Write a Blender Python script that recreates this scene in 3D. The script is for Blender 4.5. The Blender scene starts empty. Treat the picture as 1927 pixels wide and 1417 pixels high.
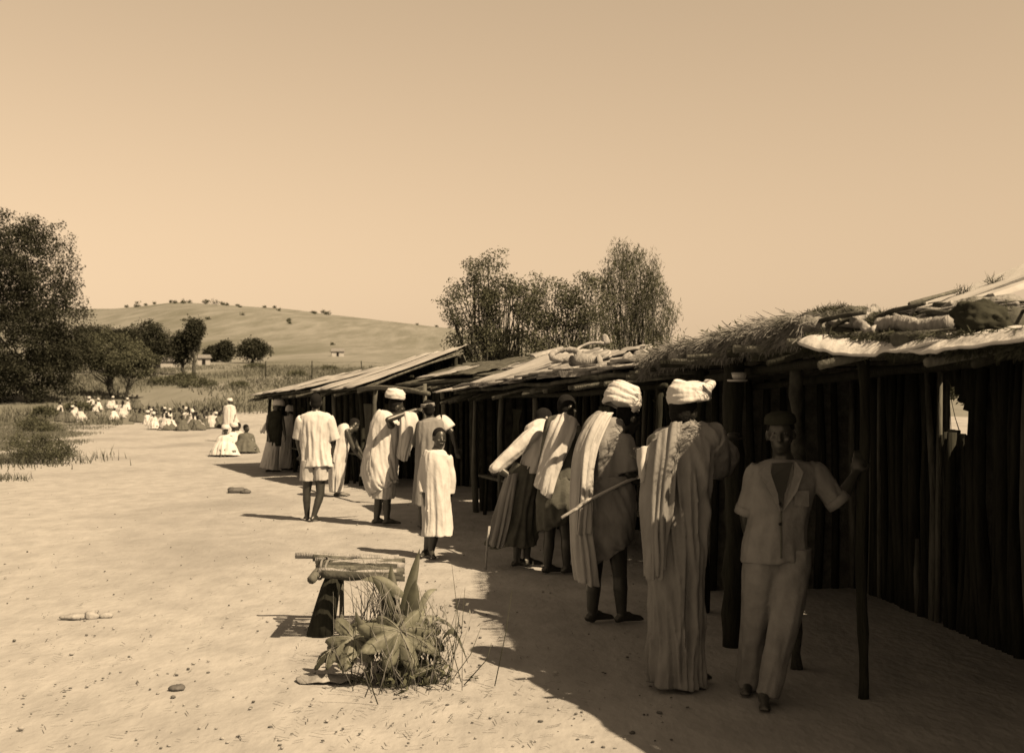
import bpy, math, random
import numpy as np
from mathutils import Vector, noise, Matrix
random.seed(7); RNG = np.random.default_rng(11)
S = bpy.context.scene; COL = S.collection
# ------------------------------------------------------------------ camera, sky, sun, exposure
F, HZ, CX, CH = 2200.0, 752.0, 963.5, 1.68      # focal length and horizon in photo pixels, camera height
cam = bpy.data.cameras.new('camera'); co = bpy.data.objects.new('camera', cam); COL.objects.link(co)
co.location = (0, 0, CH); co.rotation_euler = (math.pi/2, 0, 0)
cam.sensor_width = 36; cam.lens = F/1927*36; cam.shift_y = (HZ-708.5)/1927
cam.clip_start = .1; cam.clip_end = 6000
cam.dof.use_dof = True; cam.dof.focus_distance = 9.5; cam.dof.aperture_fstop = 3.6
S.camera = co
SUN_EL = math.radians(48); SH = Vector((-.76, .65, 0)).normalized()      # direction shadows fall
TOSUN = Vector((-SH.x*math.cos(SUN_EL), -SH.y*math.cos(SUN_EL), math.sin(SUN_EL)))
TINT = (1.0, .725, .458)
w = bpy.data.worlds.new('World'); S.world = w; w.use_nodes = True
nt = w.node_tree; nt.nodes.clear()
sky = nt.nodes.new('ShaderNodeTexSky'); sky.sky_type = 'NISHITA'; sky.sun_disc = False
sky.sun_elevation = SUN_EL; sky.sun_rotation = math.atan2(TOSUN.x, TOSUN.y)
sky.dust_density = 0.0; sky.air_density = 3.3; sky.altitude = 0
bw = nt.nodes.new('ShaderNodeRGBToBW'); mx = nt.nodes.new('ShaderNodeMix'); mx.data_type = 'RGBA'; mx.blend_type = 'MULTIPLY'
mx.inputs[0].default_value = 1; mx.inputs[7].default_value = (*TINT, 1)
bg = nt.nodes.new('ShaderNodeBackground'); bg.inputs[1].default_value = .05
ow = nt.nodes.new('ShaderNodeOutputWorld')
nt.links.new(sky.outputs[0], bw.inputs[0]); nt.links.new(bw.outputs[0], mx.inputs[6])
nt.links.new(mx.outputs[2], bg.inputs[0]); nt.links.new(bg.outputs[0], ow.inputs[0])
sl = bpy.data.lights.new('sun', 'SUN'); sl.energy = 5; sl.angle = math.radians(.55); sl.color = (1.0, .742, .458)
so = bpy.data.objects.new('sun', sl); COL.objects.link(so); so.rotation_euler = TOSUN.to_track_quat('Z', 'Y').to_euler()
so.location = (10, -8, 20)
S.view_settings.view_transform = 'Standard'; S.view_settings.look = 'None'; S.view_settings.gamma = 1
S.view_settings.use_curve_mapping = False; S.view_settings.exposure = 1.3

# ------------------------------------------------------------------ materials
def mat(name, a, b=None, scale=8, rough=.9, bump=0, bscale=None, stretch=(1, 1, 1), detail=6, ramp=(.35, .65), spec=.15, trans=0, weave=0, extra=None):
    m = bpy.data.materials.new(name); m.use_nodes = True; t = m.node_tree; N, Lk = t.nodes, t.links
    p = N['Principled BSDF']; p.inputs['Roughness'].default_value = rough; p.inputs['Specular IOR Level'].default_value = spec
    tc = N.new('ShaderNodeTexCoord'); mp = N.new('ShaderNodeMapping'); mp.inputs['Scale'].default_value = stretch
    Lk.new(tc.outputs['Object'], mp.inputs[0])
    col = None
    if b is not None:
        nz = N.new('ShaderNodeTexNoise'); nz.inputs['Scale'].default_value = scale; nz.inputs['Detail'].default_value = detail; nz.inputs['Roughness'].default_value = .62
        Lk.new(mp.outputs[0], nz.inputs[0]); r = N.new('ShaderNodeValToRGB')
        r.color_ramp.elements[0].position, r.color_ramp.elements[1].position = ramp
        r.color_ramp.elements[0].color = (*a, 1); r.color_ramp.elements[1].color = (*b, 1)
        Lk.new(nz.outputs[0], r.inputs[0]); col = r.outputs[0]
        if extra:
            (c2, sc2, lo, hi, fac) = extra
            n2 = N.new('ShaderNodeTexNoise'); n2.inputs['Scale'].default_value = sc2; n2.inputs['Detail'].default_value = 5
            Lk.new(mp.outputs[0], n2.inputs[0]); r2 = N.new('ShaderNodeMapRange')
            r2.inputs[1].default_value = lo; r2.inputs[2].default_value = hi; r2.inputs[4].default_value = fac
            Lk.new(n2.outputs[0], r2.inputs[0]); mm = N.new('ShaderNodeMix'); mm.data_type = 'RGBA'
            mm.inputs[7].default_value = (*c2, 1); Lk.new(r2.outputs[0], mm.inputs[0]); Lk.new(col, mm.inputs[6]); col = mm.outputs[2]
        Lk.new(col, p.inputs['Base Color'])
    else:
        p.inputs['Base Color'].default_value = (*a, 1)
    if bump:
        n3 = N.new('ShaderNodeTexNoise'); n3.inputs['Scale'].default_value = bscale or scale*3; n3.inputs['Detail'].default_value = 8
        Lk.new(mp.outputs[0], n3.inputs[0]); bp = N.new('ShaderNodeBump'); bp.inputs['Strength'].default_value = 1; bp.inputs['Distance'].default_value = bump
        Lk.new(n3.outputs[0], bp.inputs['Height']); Lk.new(bp.outputs[0], p.inputs['Normal'])
    if trans:
        p.inputs['Transmission Weight'].default_value = 0
        tr = N.new('ShaderNodeBsdfTranslucent'); ms = N.new('ShaderNodeMixShader'); ms.inputs[0].default_value = trans
        if col: Lk.new(col, tr.inputs[0])
        else: tr.inputs[0].default_value = (*a, 1)
        o = N['Material Output']; Lk.new(p.outputs[0], ms.inputs[1]); Lk.new(tr.outputs[0], ms.inputs[2]); Lk.new(ms.outputs[0], o.inputs[0])
    return m
def g(v, t=0): v *= .43; return (v*(1-.02*t), v, v*(1-.1*t))      # dusty, low real-world albedos; the print is exposed up instead
M = {}
M['sand'] = mat('sandy_earth', g(.46), g(.60), scale=3.5, detail=10, bump=.012, bscale=16, stretch=(1, .55, 1), extra=(g(.33), .35, .48, .72, .8), spec=.05)
M['hill'] = mat('dry_hill_grass', stretch=(1, .1, 1), a=g(.24, 1), b=g(.36, .5), scale=.16, detail=12, bump=.25, bscale=.9, extra=(g(.17, 2), .05, .5, .66, .7), spec=.03)  # dry grass, paled to put distance haze into the colour
M['grass'] = mat('dry_grass', g(.13, 2), g(.34, 1), scale=3, rough=.95, trans=.2, spec=.03)
M['weed'] = mat('field_weeds', g(.06, 3), g(.15, 2), scale=2, rough=.95, trans=.15, spec=.03)
M['white'] = mat('white_cotton', g(.80), g(.92), scale=6, rough=.95, bump=.012, bscale=16, stretch=(1, 1, .5), spec=.05)
M['cloth'] = mat('worn_white_cotton', g(.62), g(.78), scale=4, rough=.95, bump=.012, bscale=16, stretch=(1, 1, .5), spec=.05)
M['greycloth'] = mat('unbleached_grey_cloth', g(.30), g(.42), scale=5, rough=.95, bump=.012, bscale=16, stretch=(1, 1, .5), spec=.05)
M['tan'] = mat('tan_drill_cloth', g(.30), g(.40), scale=7, rough=.95, bump=.008, bscale=22, spec=.05)
M['darkcloth'] = mat('dark_cloth', g(.04, 2), g(.075, 2), scale=6, rough=.95, bump=.004, bscale=50, spec=.05)
M['midcloth'] = mat('brown_cloth', g(.12, 1), g(.20, 1), scale=6, rough=.95, bump=.004, bscale=50, spec=.05)
M['skin'] = mat('dark_skin', g(.045, 1), g(.065, 1), scale=9, rough=.42, spec=.5)
M['hair'] = mat('black_hair', g(.012), g(.02), scale=60, rough=.9, bump=.006, bscale=90, spec=.1)
M['eye'] = mat('eye_white', g(.32)); M['button'] = mat('dark_button', g(.02), rough=.5)
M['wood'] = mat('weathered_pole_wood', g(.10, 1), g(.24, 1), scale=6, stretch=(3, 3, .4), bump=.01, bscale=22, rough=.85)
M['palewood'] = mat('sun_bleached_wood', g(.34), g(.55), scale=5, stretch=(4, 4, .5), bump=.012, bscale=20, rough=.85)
M['darkwood'] = mat('shade_dark_wood', g(.02, 2), g(.055, 2), scale=6, stretch=(3, 3, .4), bump=.01, bscale=20, rough=.9)  # dark wood; the shade inside the stalls is put into its colour
M['thatch'] = mat('old_thatch', g(.20, 1), g(.42), scale=14, bump=.03, bscale=22, rough=.95, spec=.03)
M['straw'] = mat('thatch_straw', g(.16, 1), g(.46), scale=7, rough=.9, trans=.12, spec=.05)
M['matting'] = mat('woven_matting', g(.10, 1), g(.2, 1), scale=9, bump=.01, bscale=40, rough=.95, spec=.03)
M['sheet'] = mat('pale_roof_sheet', g(.52), g(.66), scale=2.5, bump=.006, bscale=14, rough=.8, extra=(g(.33), 1.6, .55, .72, .8))
M['bark'] = mat('bark_slab', g(.24), g(.58), scale=6, stretch=(1, 1, 1), bump=.012, bscale=14, rough=.9)
M['stone'] = mat('pale_stone', g(.36), g(.56), scale=7, bump=.015, bscale=18, rough=.95)
M['clod'] = mat('dark_clod', g(.10), g(.2), scale=9, bump=.01, bscale=25, rough=.95)
M['treebark'] = mat('tree_bark', g(.06, 1), g(.13, 1), scale=9, bump=.02, bscale=20, rough=.95)
M['leafd'] = mat('dark_leaves', g(.035, 3), g(.085, 3), scale=2.2, rough=.7, trans=.2, spec=.15)
M['leafm'] = mat('dusty_leaves', g(.09, 3), g(.2, 3), scale=2.2, rough=.75, trans=.25, spec=.15)
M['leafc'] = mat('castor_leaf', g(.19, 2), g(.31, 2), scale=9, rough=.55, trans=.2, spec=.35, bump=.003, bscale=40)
M['leafdk'] = mat('shaded_leaf', g(.05, 3), g(.11, 3), scale=8, rough=.6, trans=.1, spec=.3)  # darker copy of the castor leaf, shade put into the colour
M['lime'] = mat('limewash', g(.55), g(.7), scale=3, rough=.95); M['dark'] = mat('doorway_shade', g(.02)); M['roofing'] = mat('thatched_hut_roof', g(.22), g(.34), scale=5)
M['basket'] = mat('basketry', g(.20), g(.36), scale=30, bump=.01, bscale=60); M['enamel'] = mat('white_enamel', g(.75), rough=.25, spec=.5)
M['leafrib'] = mat('leaf_rib', g(.36, 1)); M['sunlitwood'] = mat('sunlit_stick', g(.62), g(.76), scale=9, stretch=(1, 1, 1), bump=.003, rough=.6); M['wire'] = mat('wire', g(.1))  # stick whitened: the sunlight on it is put into the colour

# ------------------------------------------------------------------ mesh helpers
def V(*a): return Vector(a)
def Wp(px, py, D): return V((px-CX)*D/F, D, CH-(py-HZ)*D/F)
def link(name, me, parent=None):
    o = bpy.data.objects.new(name, me); COL.objects.link(o)
    if parent: o.parent = parent
    return o
def tag(o, label=None, cat=None, group=None, kind=None):
    if label: o['label'] = label
    if cat: o['category'] = cat
    if group: o['group'] = group
    if kind: o['kind'] = kind
    return o
def empty(name, loc, label, cat, group=None, rz=0):
    o = link(name, None); o.empty_display_size = .2; o.location = loc; o.rotation_euler.z = rz
    return tag(o, label, cat, group)
def frame(t, ref=V(1, 0, 0)):
    t = t.normalized(); x = ref - t*ref.dot(t)
    if x.length < .05: x = V(0, 1, 0) - t*t.y
    x.normalize(); return x, t.cross(x)
def cat_rom(P, n):
    """Catmull-Rom resample of a list of equal-length tuples"""
    P = np.array(P, float)
    if len(P) == 2: P = np.array([P[0], (P[0]+P[1])/2, P[1]])
    k = len(P)-1; out = []
    for u in np.linspace(0, k, n):
        i = min(int(u), k-1); f = u-i
        a, b, c, d = P[max(i-1, 0)], P[i], P[i+1], P[min(i+2, k)]
        out.append(.5*((2*b)+(c-a)*f+(2*a-5*b+4*c-d)*f*f+(3*b-a-3*c+d)*f**3))
    return np.array(out)
class MB:
    def __init__(s): s.v = []; s.f = []
    def add(s, vs, fs):
        k = len(s.v); s.v += [tuple(q) for q in vs]; s.f += [tuple(i+k for i in f) for f in fs]; return s
    def tube(s, pts, rad, n=8, jit=0, flat=1, ref=V(1, 0, 0)):
        pts = [Vector(p) for p in pts]; m = len(pts)
        if not hasattr(rad, '__len__'): rad = [rad]*m
        vs, fs = [], []
        for i, p in enumerate(pts):
            t = pts[min(i+1, m-1)]-pts[max(i-1, 0)]; x, y = frame(t, ref)
            for k in range(n):
                a = 2*math.pi*k/n; r = rad[i]*(1+random.uniform(-jit, jit))
                vs.append(p+x*math.cos(a)*r+y*math.sin(a)*r*flat)
        for i in range(m-1):
            for k in range(n):
                a, b = i*n+k, i*n+(k+1) % n; fs.append((a, b, b+n, a+n))
        fs.append(tuple(range(n))[::-1]); fs.append(tuple((m-1)*n+k for k in range(n)))
        return s.add(vs, fs)
    def ell(s, c, r, up=V(0, 0, 1), side=V(1, 0, 0), nu=14, nv=8, nz=0):
        c = Vector(c); z = Vector(up).normalized(); x, y = frame(z, Vector(side)); vs, fs = [], []
        for j in range(nv+1):
            ph = math.pi*j/nv
            for i in range(nu):
                th = 2*math.pi*i/nu
                d = x*(r[0]*math.sin(ph)*math.cos(th))+y*(r[1]*math.sin(ph)*math.sin(th))+z*(r[2]*math.cos(ph))
                if nz: d *= 1+nz*noise.noise((c+d)*(1.1/max(r)))
                vs.append(c+d)
        for j in range(nv):
            for i in range(nu):
                a, b = j*nu+i, j*nu+(i+1) % nu; fs.append((a, a+nu, b+nu, b))
        return s.add(vs, fs)
    def cap(s, a, b, ra, rb, n=12):
        a, b = Vector(a), Vector(b); d = b-a
        if d.length < 1e-4: return s.ell(a, (ra,)*3)
        d.normalize(); pts, rd = [], []
        for q in (-.98, -.8, -.45, 0): pts.append(a+d*ra*q); rd.append(ra*math.sqrt(1-q*q))
        for q in (0, .45, .8, .98): pts.append(b+d*rb*q); rd.append(rb*math.sqrt(1-q*q))
        return s.tube(pts, rd, n)
    def box(s, c, sz, x=V(1, 0, 0), y=V(0, 1, 0), jit=0):
        c = Vector(c); x = Vector(x).normalized(); y = Vector(y).normalized(); z = x.cross(y); vs = []
        for k in (-.5, .5):
            for j in (-.5, .5):
                for i in (-.5, .5):
                    vs.append(c+x*(i*sz[0]+random.uniform(-jit, jit))+y*(j*sz[1]+random.uniform(-jit, jit))+z*(k*sz[2]+random.uniform(-jit, jit)))
        return s.add(vs, [(0, 2, 3, 1), (4, 5, 7, 6), (0, 1, 5, 4), (2, 6, 7, 3), (0, 4, 6, 2), (1, 3, 7, 5)])
    def build(s, name, m, parent=None, smooth=True):
        me = bpy.data.meshes.new(name); me.from_pydata(s.v, [], s.f); me.materials.append(M[m])
        if smooth: me.shade_smooth()
        me.update(); return link(name, me, parent)
def np_mesh(name, verts, faces, m, parent=None, smooth=False):
    me = bpy.data.meshes.new(name); verts = np.asarray(verts, np.float32); faces = np.asarray(faces, np.int32)
    me.vertices.add(len(verts)); me.vertices.foreach_set('co', verts.ravel())
    k = faces.shape[1]; me.loops.add(faces.size); me.loops.foreach_set('vertex_index', faces.ravel())
    me.polygons.add(len(faces)); me.polygons.foreach_set('loop_start', np.arange(0, faces.size, k, dtype=np.int32))
    me.update(calc_edges=True); me.materials.append(M[m])
    if smooth: me.shade_smooth()
    return link(name, me, parent)
def bake(o):
    dg = bpy.context.evaluated_depsgraph_get(); ev = o.evaluated_get(dg)
    me = bpy.data.meshes.new_from_object(ev); old = o.data; o.modifiers.clear(); me.name = o.name; o.data = me
    bpy.data.meshes.remove(old); me.shade_smooth(); return o
def remesh(o, vox, smooth=4, fac=.5):
    m = o.modifiers.new('r', 'REMESH'); m.mode = 'VOXEL'; m.voxel_size = vox; m.use_smooth_shade = True
    s = o.modifiers.new('s', 'SMOOTH'); s.iterations = smooth; s.factor = fac
    return bake(o)
def solid(o, th):
    m = o.modifiers.new('t', 'SOLIDIFY'); m.thickness = th; m.offset = 0; return o

def loft(mb, rings, nseg=72, nlev=44, amp=(.0, .05), ks=(7, 11), seed=0, nz=.012, twist=0, slant=(0, 0), ref=V(1, 0, 0), capend=True, hemz=.012, power=1.4):
    """cloth tube through rings (x,y,z,a,b); folds grow along the length"""
    R = cat_rom(rings, nlev); rs = random.Random(seed); ph = [rs.uniform(0, 6.28) for _ in range(8)]; vs = []; fs = []
    so_ = V(seed*3.7, seed*1.3, 0)
    for i, r in enumerate(R):
        t = i/(nlev-1); c = V(*r[:3]); d = V(*R[min(i+1, nlev-1)][:3])-V(*R[max(i-1, 0)][:3])
        x, y = frame(d, ref); am = amp[0]+(amp[1]-amp[0])*t**power
        for k in range(nseg):
            th = 2*math.pi*k/nseg; w_ = th+twist*t
            kz = ks[0]*.42; kq = ks[-1]*.62; cw, sw = math.cos(w_), math.sin(w_); zz = t*nlev*.055
            n1 = noise.noise(V(cw*kz, sw*kz, zz*.8+seed*7.3)); n2 = noise.noise(V(cw*kq, sw*kq, zz*1.3+seed*3.1))
            fo = (1-4.2*abs(n1))*1.45+n2*1.0
            p0 = x*math.cos(th)*r[3]+y*math.sin(th)*r[4]
            ff = 1+am*fo; p = c+p0*ff
            n_ = noise.noise(V(p.x*9, p.y*9, p.z*4)+so_)+.6*noise.noise(V(p.x*20, p.y*20, p.z*9)+so_)
            p += p0.normalized()*nz*n_ if p0.length > 1e-5 else V(0, 0, 0)
            p.z += t**3*(slant[0]*math.cos(th)+slant[1]*math.sin(th)) + (t**6)*hemz*noise.noise(V(math.cos(th)*2.5, math.sin(th)*2.5, seed))
            vs.append(p)
    for i in range(nlev-1):
        for k in range(nseg):
            a, b = i*nseg+k, i*nseg+(k+1) % nseg; fs.append((a, a+nseg, b+nseg, b))
    fs.append(tuple(range(nseg)))
    if capend: fs.append(tuple((nlev-1)*nseg+k for k in range(nseg))[::-1])
    return mb.add(vs, fs)
def drape(rows, nu=40, nv=60, amp=.02, k=4, seed=0, grow=.5, rag=.02):
    """free hanging cloth: rows (top to bottom) of control points across the width"""
    mb = MB(); rs = random.Random(seed)
    A = [cat_rom(r, nu) for r in rows]; A = np.array(A); B = np.array([cat_rom(A[:, j], nv) for j in range(nu)])   # nu x nv x 3
    ph = rs.uniform(0, 6); vs = []
    for j in range(nv):
        t = j/(nv-1)
        for i in range(nu):
            u = i/(nu-1); p = V(*B[i, j])
            du = V(*B[min(i+1, nu-1), j])-V(*B[max(i-1, 0), j]); dv = V(*B[i, min(j+1, nv-1)])-V(*B[i, max(j-1, 0)])
            n = du.cross(dv); n = n.normalized() if n.length > 1e-9 else V(0, -1, 0)
            nn = noise.noise(V(u*k*1.5+ph, t*1.1, seed)); f = (1-3.4*abs(nn)+.5*math.sin(2*math.pi*k*u+ph))*(1-grow+grow*t)
            p += n*(amp*f+amp*.7*noise.noise(V(u*6, t*3, seed+5)))
            p.z += rag*t**5*noise.noise(V(u*5, 0, seed+9))
            vs.append(p)
    fs = [(j*nu+i, j*nu+i+1, (j+1)*nu+i+1, (j+1)*nu+i) for j in range(nv-1) for i in range(nu-1)]
    return mb.add(vs, fs)

# ------------------------------------------------------------------ terrain
RIDGE = np.array([(-400, 600), (0, 590), (160, 582), (260, 574), (330, 569), (430, 573), (560, 584), (700, 600), (830, 614), (960, 628), (1150, 645), (1400, 660), (2600, 675)])
def hgt(x, y):
    if y < 60: return 0.0
    px = CX+F*x/y
    ry = np.interp(px, RIDGE[:, 0], RIDGE[:, 1]); zr = CH+(HZ-ry)*700/F
    k = np.interp(px, (700, 1500), (1, .45))
    z = np.interp(y, (60, 78, 100, 200, 300, 420, 560, 700, 900, 1600, 3000), (0, .25, 2.45*k, 8.4*k, 13.5*k, .42*zr, .76*zr, zr, zr*.9, zr*.5, 0))
    if y > 90: z += .012*(y-90)**.9*.12*noise.noise(V(x*.02, y*.02, 3))*min(1, (y-90)/60)*3
    return float(z)
def gpt(px, D): x = (px-CX)*D/F; return V(x, D, hgt(x, D))
def terrain():
    ang = np.concatenate([np.linspace(-36, 36, 180), np.linspace(40, 320, 50)])
    rad = np.concatenate([[.02], np.geomspace(.6, 60, 240), np.geomspace(63, 3200, 90)])
    vs = []; fs = []; na, nr = len(ang), len(rad)
    for r in rad:
        for a in ang:
            x, y = r*math.sin(math.radians(a)), r*math.cos(math.radians(a))
            z = hgt(x, y)
            if r < 50 : z += -.008+.012*noise.noise(V(x*.9, y*.9, 0))+.007*noise.noise(V(x*2.7, y*2.7, 4))-.016*max(0, noise.noise(V(x*5.5, y*4, 9))-.12)
            vs.append((x, y, z))
    for j in range(nr-1):
        for i in range(na):
            a, b = j*na+i, j*na+(i+1) % na; fs.append((a, b, b+na, a+na))
    o = np_mesh('ground', vs, fs, 'sand', smooth=True); o.data.materials.append(M['hill'])
    idx = np.zeros(len(fs), np.int32)
    for q in range(len(fs)):
        c = Vector(vs[fs[q][0]])
        px = CX+F*c.x/max(c.y, .1)
        if c.y > (68 if px < 250 else 80)+9*noise.noise(V(c.x*.15, c.y*.1, 8)): idx[q] = 1
    o.data.polygons.foreach_set('material_index', idx)
    tag(o, kind='structure')
terrain()
# ------------------------------------------------------------------ market stalls
def pole(mb, a, b, r0, r1=None, n=7, seg=5, bend=.02):
    a, b = Vector(a), Vector(b); r1 = r1 or r0; d = b-a; x, y = frame(d); k1, k2 = random.uniform(-bend, bend)*d.length, random.uniform(-bend, bend)*d.length
    pts, rr = [], []
    for i in range(seg):
        t = i/(seg-1); w_ = math.sin(math.pi*t)
        pts.append(a+d*t+x*(k1*w_+random.uniform(-.2, .2)*r0)+y*(k2*w_+random.uniform(-.2, .2)*r0)); rr.append((r0+(r1-r0)*t)*random.uniform(.88, 1.12))
    return mb.tube(pts, rr, n)
def slab(grid_pts, th, nzamp, seed, up=V(0, 0, 1), lump=3.0, edge=0):
    """thick uneven sheet over a grid of points [i][j]"""
    G = [[Vector(p) for p in r] for r in grid_pts]; n, m = len(G), len(G[0]); mb = MB(); vs = []
    for s in (1, 0):
        for i in range(n):
            for j in range(m):
                p = G[i][j].copy(); q = noise.noise(p*lump+V(seed, 0, 0))+.5*noise.noise(p*lump*2.3+V(0, seed, 0))
                e = noise.noise(p*7+V(0, 0, seed))*edge if j == 0 else 0
                p += up*((th if s else 0)+nzamp*q)+V(e, 0, 0); vs.append(p)
    fs = []; o = n*m
    for i in range(n-1):
        for j in range(m-1):
            a = i*m+j; fs.append((a, a+1, a+m+1, a+m)); fs.append((o+a, o+a+m, o+a+m+1, o+a+1))
    for i in range(n-1):
        a = i*m; fs.append((a, a+m, o+a+m, o+a)); a = i*m+m-1; fs.append((a, o+a, o+a+m, a+m))
    for j in range(m-1):
        fs.append((j, o+j, o+j+1, j+1)); a = (n-1)*m+j; fs.append((a, a+1, o+a+1, o+a))
    return mb.add(vs, fs)
def pl_at(P, t):
    """point on polyline by 0..1 arc parameter"""
    P = [Vector(p) for p in P]; L = [(P[i+1]-P[i]).length for i in range(len(P)-1)]; s = t*sum(L)
    for i, l in enumerate(L):
        if s <= l or i == len(L)-1: return P[i].lerp(P[i+1], s/l)
        s -= l
def straws(name, base, nrm, n, ln, parent, m='straw', wd=.006, spread=.5, seed=1):
    """many stalks; base(u,v)->(point, direction)"""
    r = np.random.default_rng(seed); vs = np.zeros((n*4, 3)); 
    for i in range(n):
        p, d = base(r.random(), r.random()); d = (d+V(*(r.normal(0, spread, 3)))).normalized(); L_ = ln*r.uniform(.5, 1.3)
        x, y = frame(d, V(*r.normal(0, 1, 3))); w_ = wd*r.uniform(.6, 1.5); q = p+d*L_+V(0, 0, -.15*L_*r.random())
        vs[i*4:i*4+4] = [p-x*w_, p+x*w_, q+x*w_*.4, q-x*w_*.4]
    f = np.arange(n*4).reshape(-1, 4); o = np_mesh(name, vs, f, m, parent); o['kind'] = 'stuff'; return o

def stall(label, E, bdir, depth, zb, roofmat, th=.07, front_in=.42, nposts=4, raft=.42, over=(.05, .32), wallh=None, hole=None, lump=.05, counter=None, wall=True, ends=(True, True), sag=.05, pr=.045, group=None, roofname='roof_mat', postpos=None, woodmat='darkwood'):
    E = [Vector(e) for e in E]; b = V(bdir[0], bdir[1], 0).normalized(); P0 = pl_at(E, .5)
    root = empty('market_stall', (P0.x, P0.y, 0), label, 'market stall', group); O = root.location.copy()
    Llen = sum((E[i+1]-E[i]).length for i in range(len(E)-1))
    def RP(t, s): 
        e = pl_at(E, t); z1 = zb[0]+(zb[1]-zb[0])*t; p = e+b*depth*s; p.z = e.z+(z1-e.z)*s-sag*math.sin(math.pi*s); return p-O
    n = max(8, int(Llen/.12)); mm = 22
    G = [[RP(i/(n-1), j/(mm-1)) for j in range(mm)] for i in range(n)]
    slab(G, th, lump, random.random()*50, edge=.12).build(roofname, roofmat, root)
    nr = int(Llen/raft)
    for i in range(nr+1):
        t = min(1, max(0, (i+random.uniform(-.2, .2))/nr)); a = RP(t, 0); c = RP(t, 1); d = (c-a).normalized()
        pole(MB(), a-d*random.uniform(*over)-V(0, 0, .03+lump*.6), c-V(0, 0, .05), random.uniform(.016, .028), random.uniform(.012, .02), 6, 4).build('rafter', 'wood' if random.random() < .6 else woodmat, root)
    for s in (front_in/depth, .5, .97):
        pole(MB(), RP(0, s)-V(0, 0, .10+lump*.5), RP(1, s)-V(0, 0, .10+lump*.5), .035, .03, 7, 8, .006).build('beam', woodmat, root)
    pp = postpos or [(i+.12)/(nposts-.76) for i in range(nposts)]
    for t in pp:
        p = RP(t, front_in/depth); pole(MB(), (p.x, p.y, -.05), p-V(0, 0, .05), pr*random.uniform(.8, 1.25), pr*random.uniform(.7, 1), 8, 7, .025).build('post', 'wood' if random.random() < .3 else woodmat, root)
    if wall:
        nw = int(Llen/(.15 if not hole else .085)); k = [0]
        mat_mb = MB()
        for i in range(nw):
            t = (i+.5)/nw; p = RP(t, .96); zt = p.z-.06; segs = [(-.05, zt)]
            W0 = p+O
            if hole:
                h = hole(W0)
                if h: segs = [(-.05, h[0]), (h[1], zt)]
            q0, q1 = RP(i/nw, .985), RP((i+1)/nw, .985)
            for (z0, z1) in segs:
                if z1-z0 < .03: continue
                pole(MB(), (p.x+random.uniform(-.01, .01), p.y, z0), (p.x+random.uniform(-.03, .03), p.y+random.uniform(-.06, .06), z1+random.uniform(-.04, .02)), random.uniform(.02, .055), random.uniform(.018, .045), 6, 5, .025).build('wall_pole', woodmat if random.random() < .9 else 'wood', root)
                mat_mb.add([(q0.x, q0.y, z0), (q1.x, q1.y, z0), (q1.x, q1.y, z1), (q0.x, q0.y, z1), (q0.x+.02*b.x, q0.y+.02*b.y, z0), (q1.x+.02*b.x, q1.y+.02*b.y, z0), (q1.x+.02*b.x, q1.y+.02*b.y, z1), (q0.x+.02*b.x, q0.y+.02*b.y, z1)],
                           [(0, 1, 2, 3), (7, 6, 5, 4), (0, 4, 5, 1), (3, 2, 6, 7)])
        mat_mb.build('wall_mat', 'matting', root, False)
        for e_, t in ((ends[0], 0.003), (ends[1], .997)):
            if not e_: continue
            ne = int((depth-front_in)/.16)
            for i in range(ne):
                s = (front_in+.1+(depth-front_in-.15)*(i+.5)/ne)/depth; p = RP(t, s)
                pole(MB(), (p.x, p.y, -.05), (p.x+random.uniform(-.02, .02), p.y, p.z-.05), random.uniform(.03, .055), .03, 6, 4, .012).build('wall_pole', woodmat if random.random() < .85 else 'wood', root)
            a, c = RP(t, (front_in+.1)/depth), RP(t, .97)
            MB().add([(a.x, a.y, -.02), (c.x, c.y, -.02), (c.x, c.y, c.z-.05), (a.x, a.y, a.z-.05)], [(0, 1, 2, 3)]).build('wall_mat', 'matting', root, False)
    if counter:
        (t0, t1, s0, s1, z) = counter
        nb = 4
        for j in range(nb):
            s = (s0+(s1-s0)*(j+.5)/nb)/depth; a, c = RP(t0, s), RP(t1, s)
            d = (c-a).normalized(); d.z = 0; d.normalize(); a.z = c.z = z+random.uniform(-.008, .008)
            MB().box((a+c)/2, ((c-a).length+random.uniform(-.1, .15), (s1-s0)/nb*.93, .03), d, V(-d.y, d.x, 0), .006).build('counter_plank', 'wood' if random.random() < .5 else woodmat, root, False)
        for t in np.linspace(t0+.03, t1-.03, 4):
            for s in (s0+.06, s1-.06):
                p = RP(t, s/depth); pole(MB(), (p.x+random.uniform(-.05, .05), p.y, -.03), (p.x, p.y, z), .028, .024, 7, 4).build('counter_leg', woodmat, root)
    return root, RP, O, b

# near stall, heavy brushwood roof
E1 = [(1.52, 6.05, 1.95), (1.94, 4.65, 1.88), (2.42, 3.1, 1.89), (2.95, 1.2, 1.91)]
s1, R1, O1, b1 = stall('dark near stall roofed with brushwood, logs and pale awning strips', E1, (.957, .29), 2.7, (2.48, 2.6), 'matting', th=.06, lump=.025, raft=.5, nposts=4, postpos=[.72, .97], ends=(False, True), front_in=.5, roofname='brushwood_roof')
def hole2(p):
    px = CX+F*p.x/p.y
    if 1768 < px < 1836:
        f = (px-1768)/68; return (1.44+.02*math.sin(9*f), 1.93-.38*f)
E2 = [(1.14, 10.3, 1.93), (1.22, 9.2, 1.98), (1.36, 7.6, 2.0), (1.53, 6.15, 2.03)]
s2, R2, O2, b2 = stall('thatched stall with bleached straw roof and shaggy front edge', E2, (.995, .1), 2.05, (1.98, 2.08), 'thatch', th=.08, lump=.03, raft=.45, nposts=3, postpos=[.25], hole=hole2, ends=(True, False), front_in=.3, roofname='thatch', pr=.06)
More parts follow.
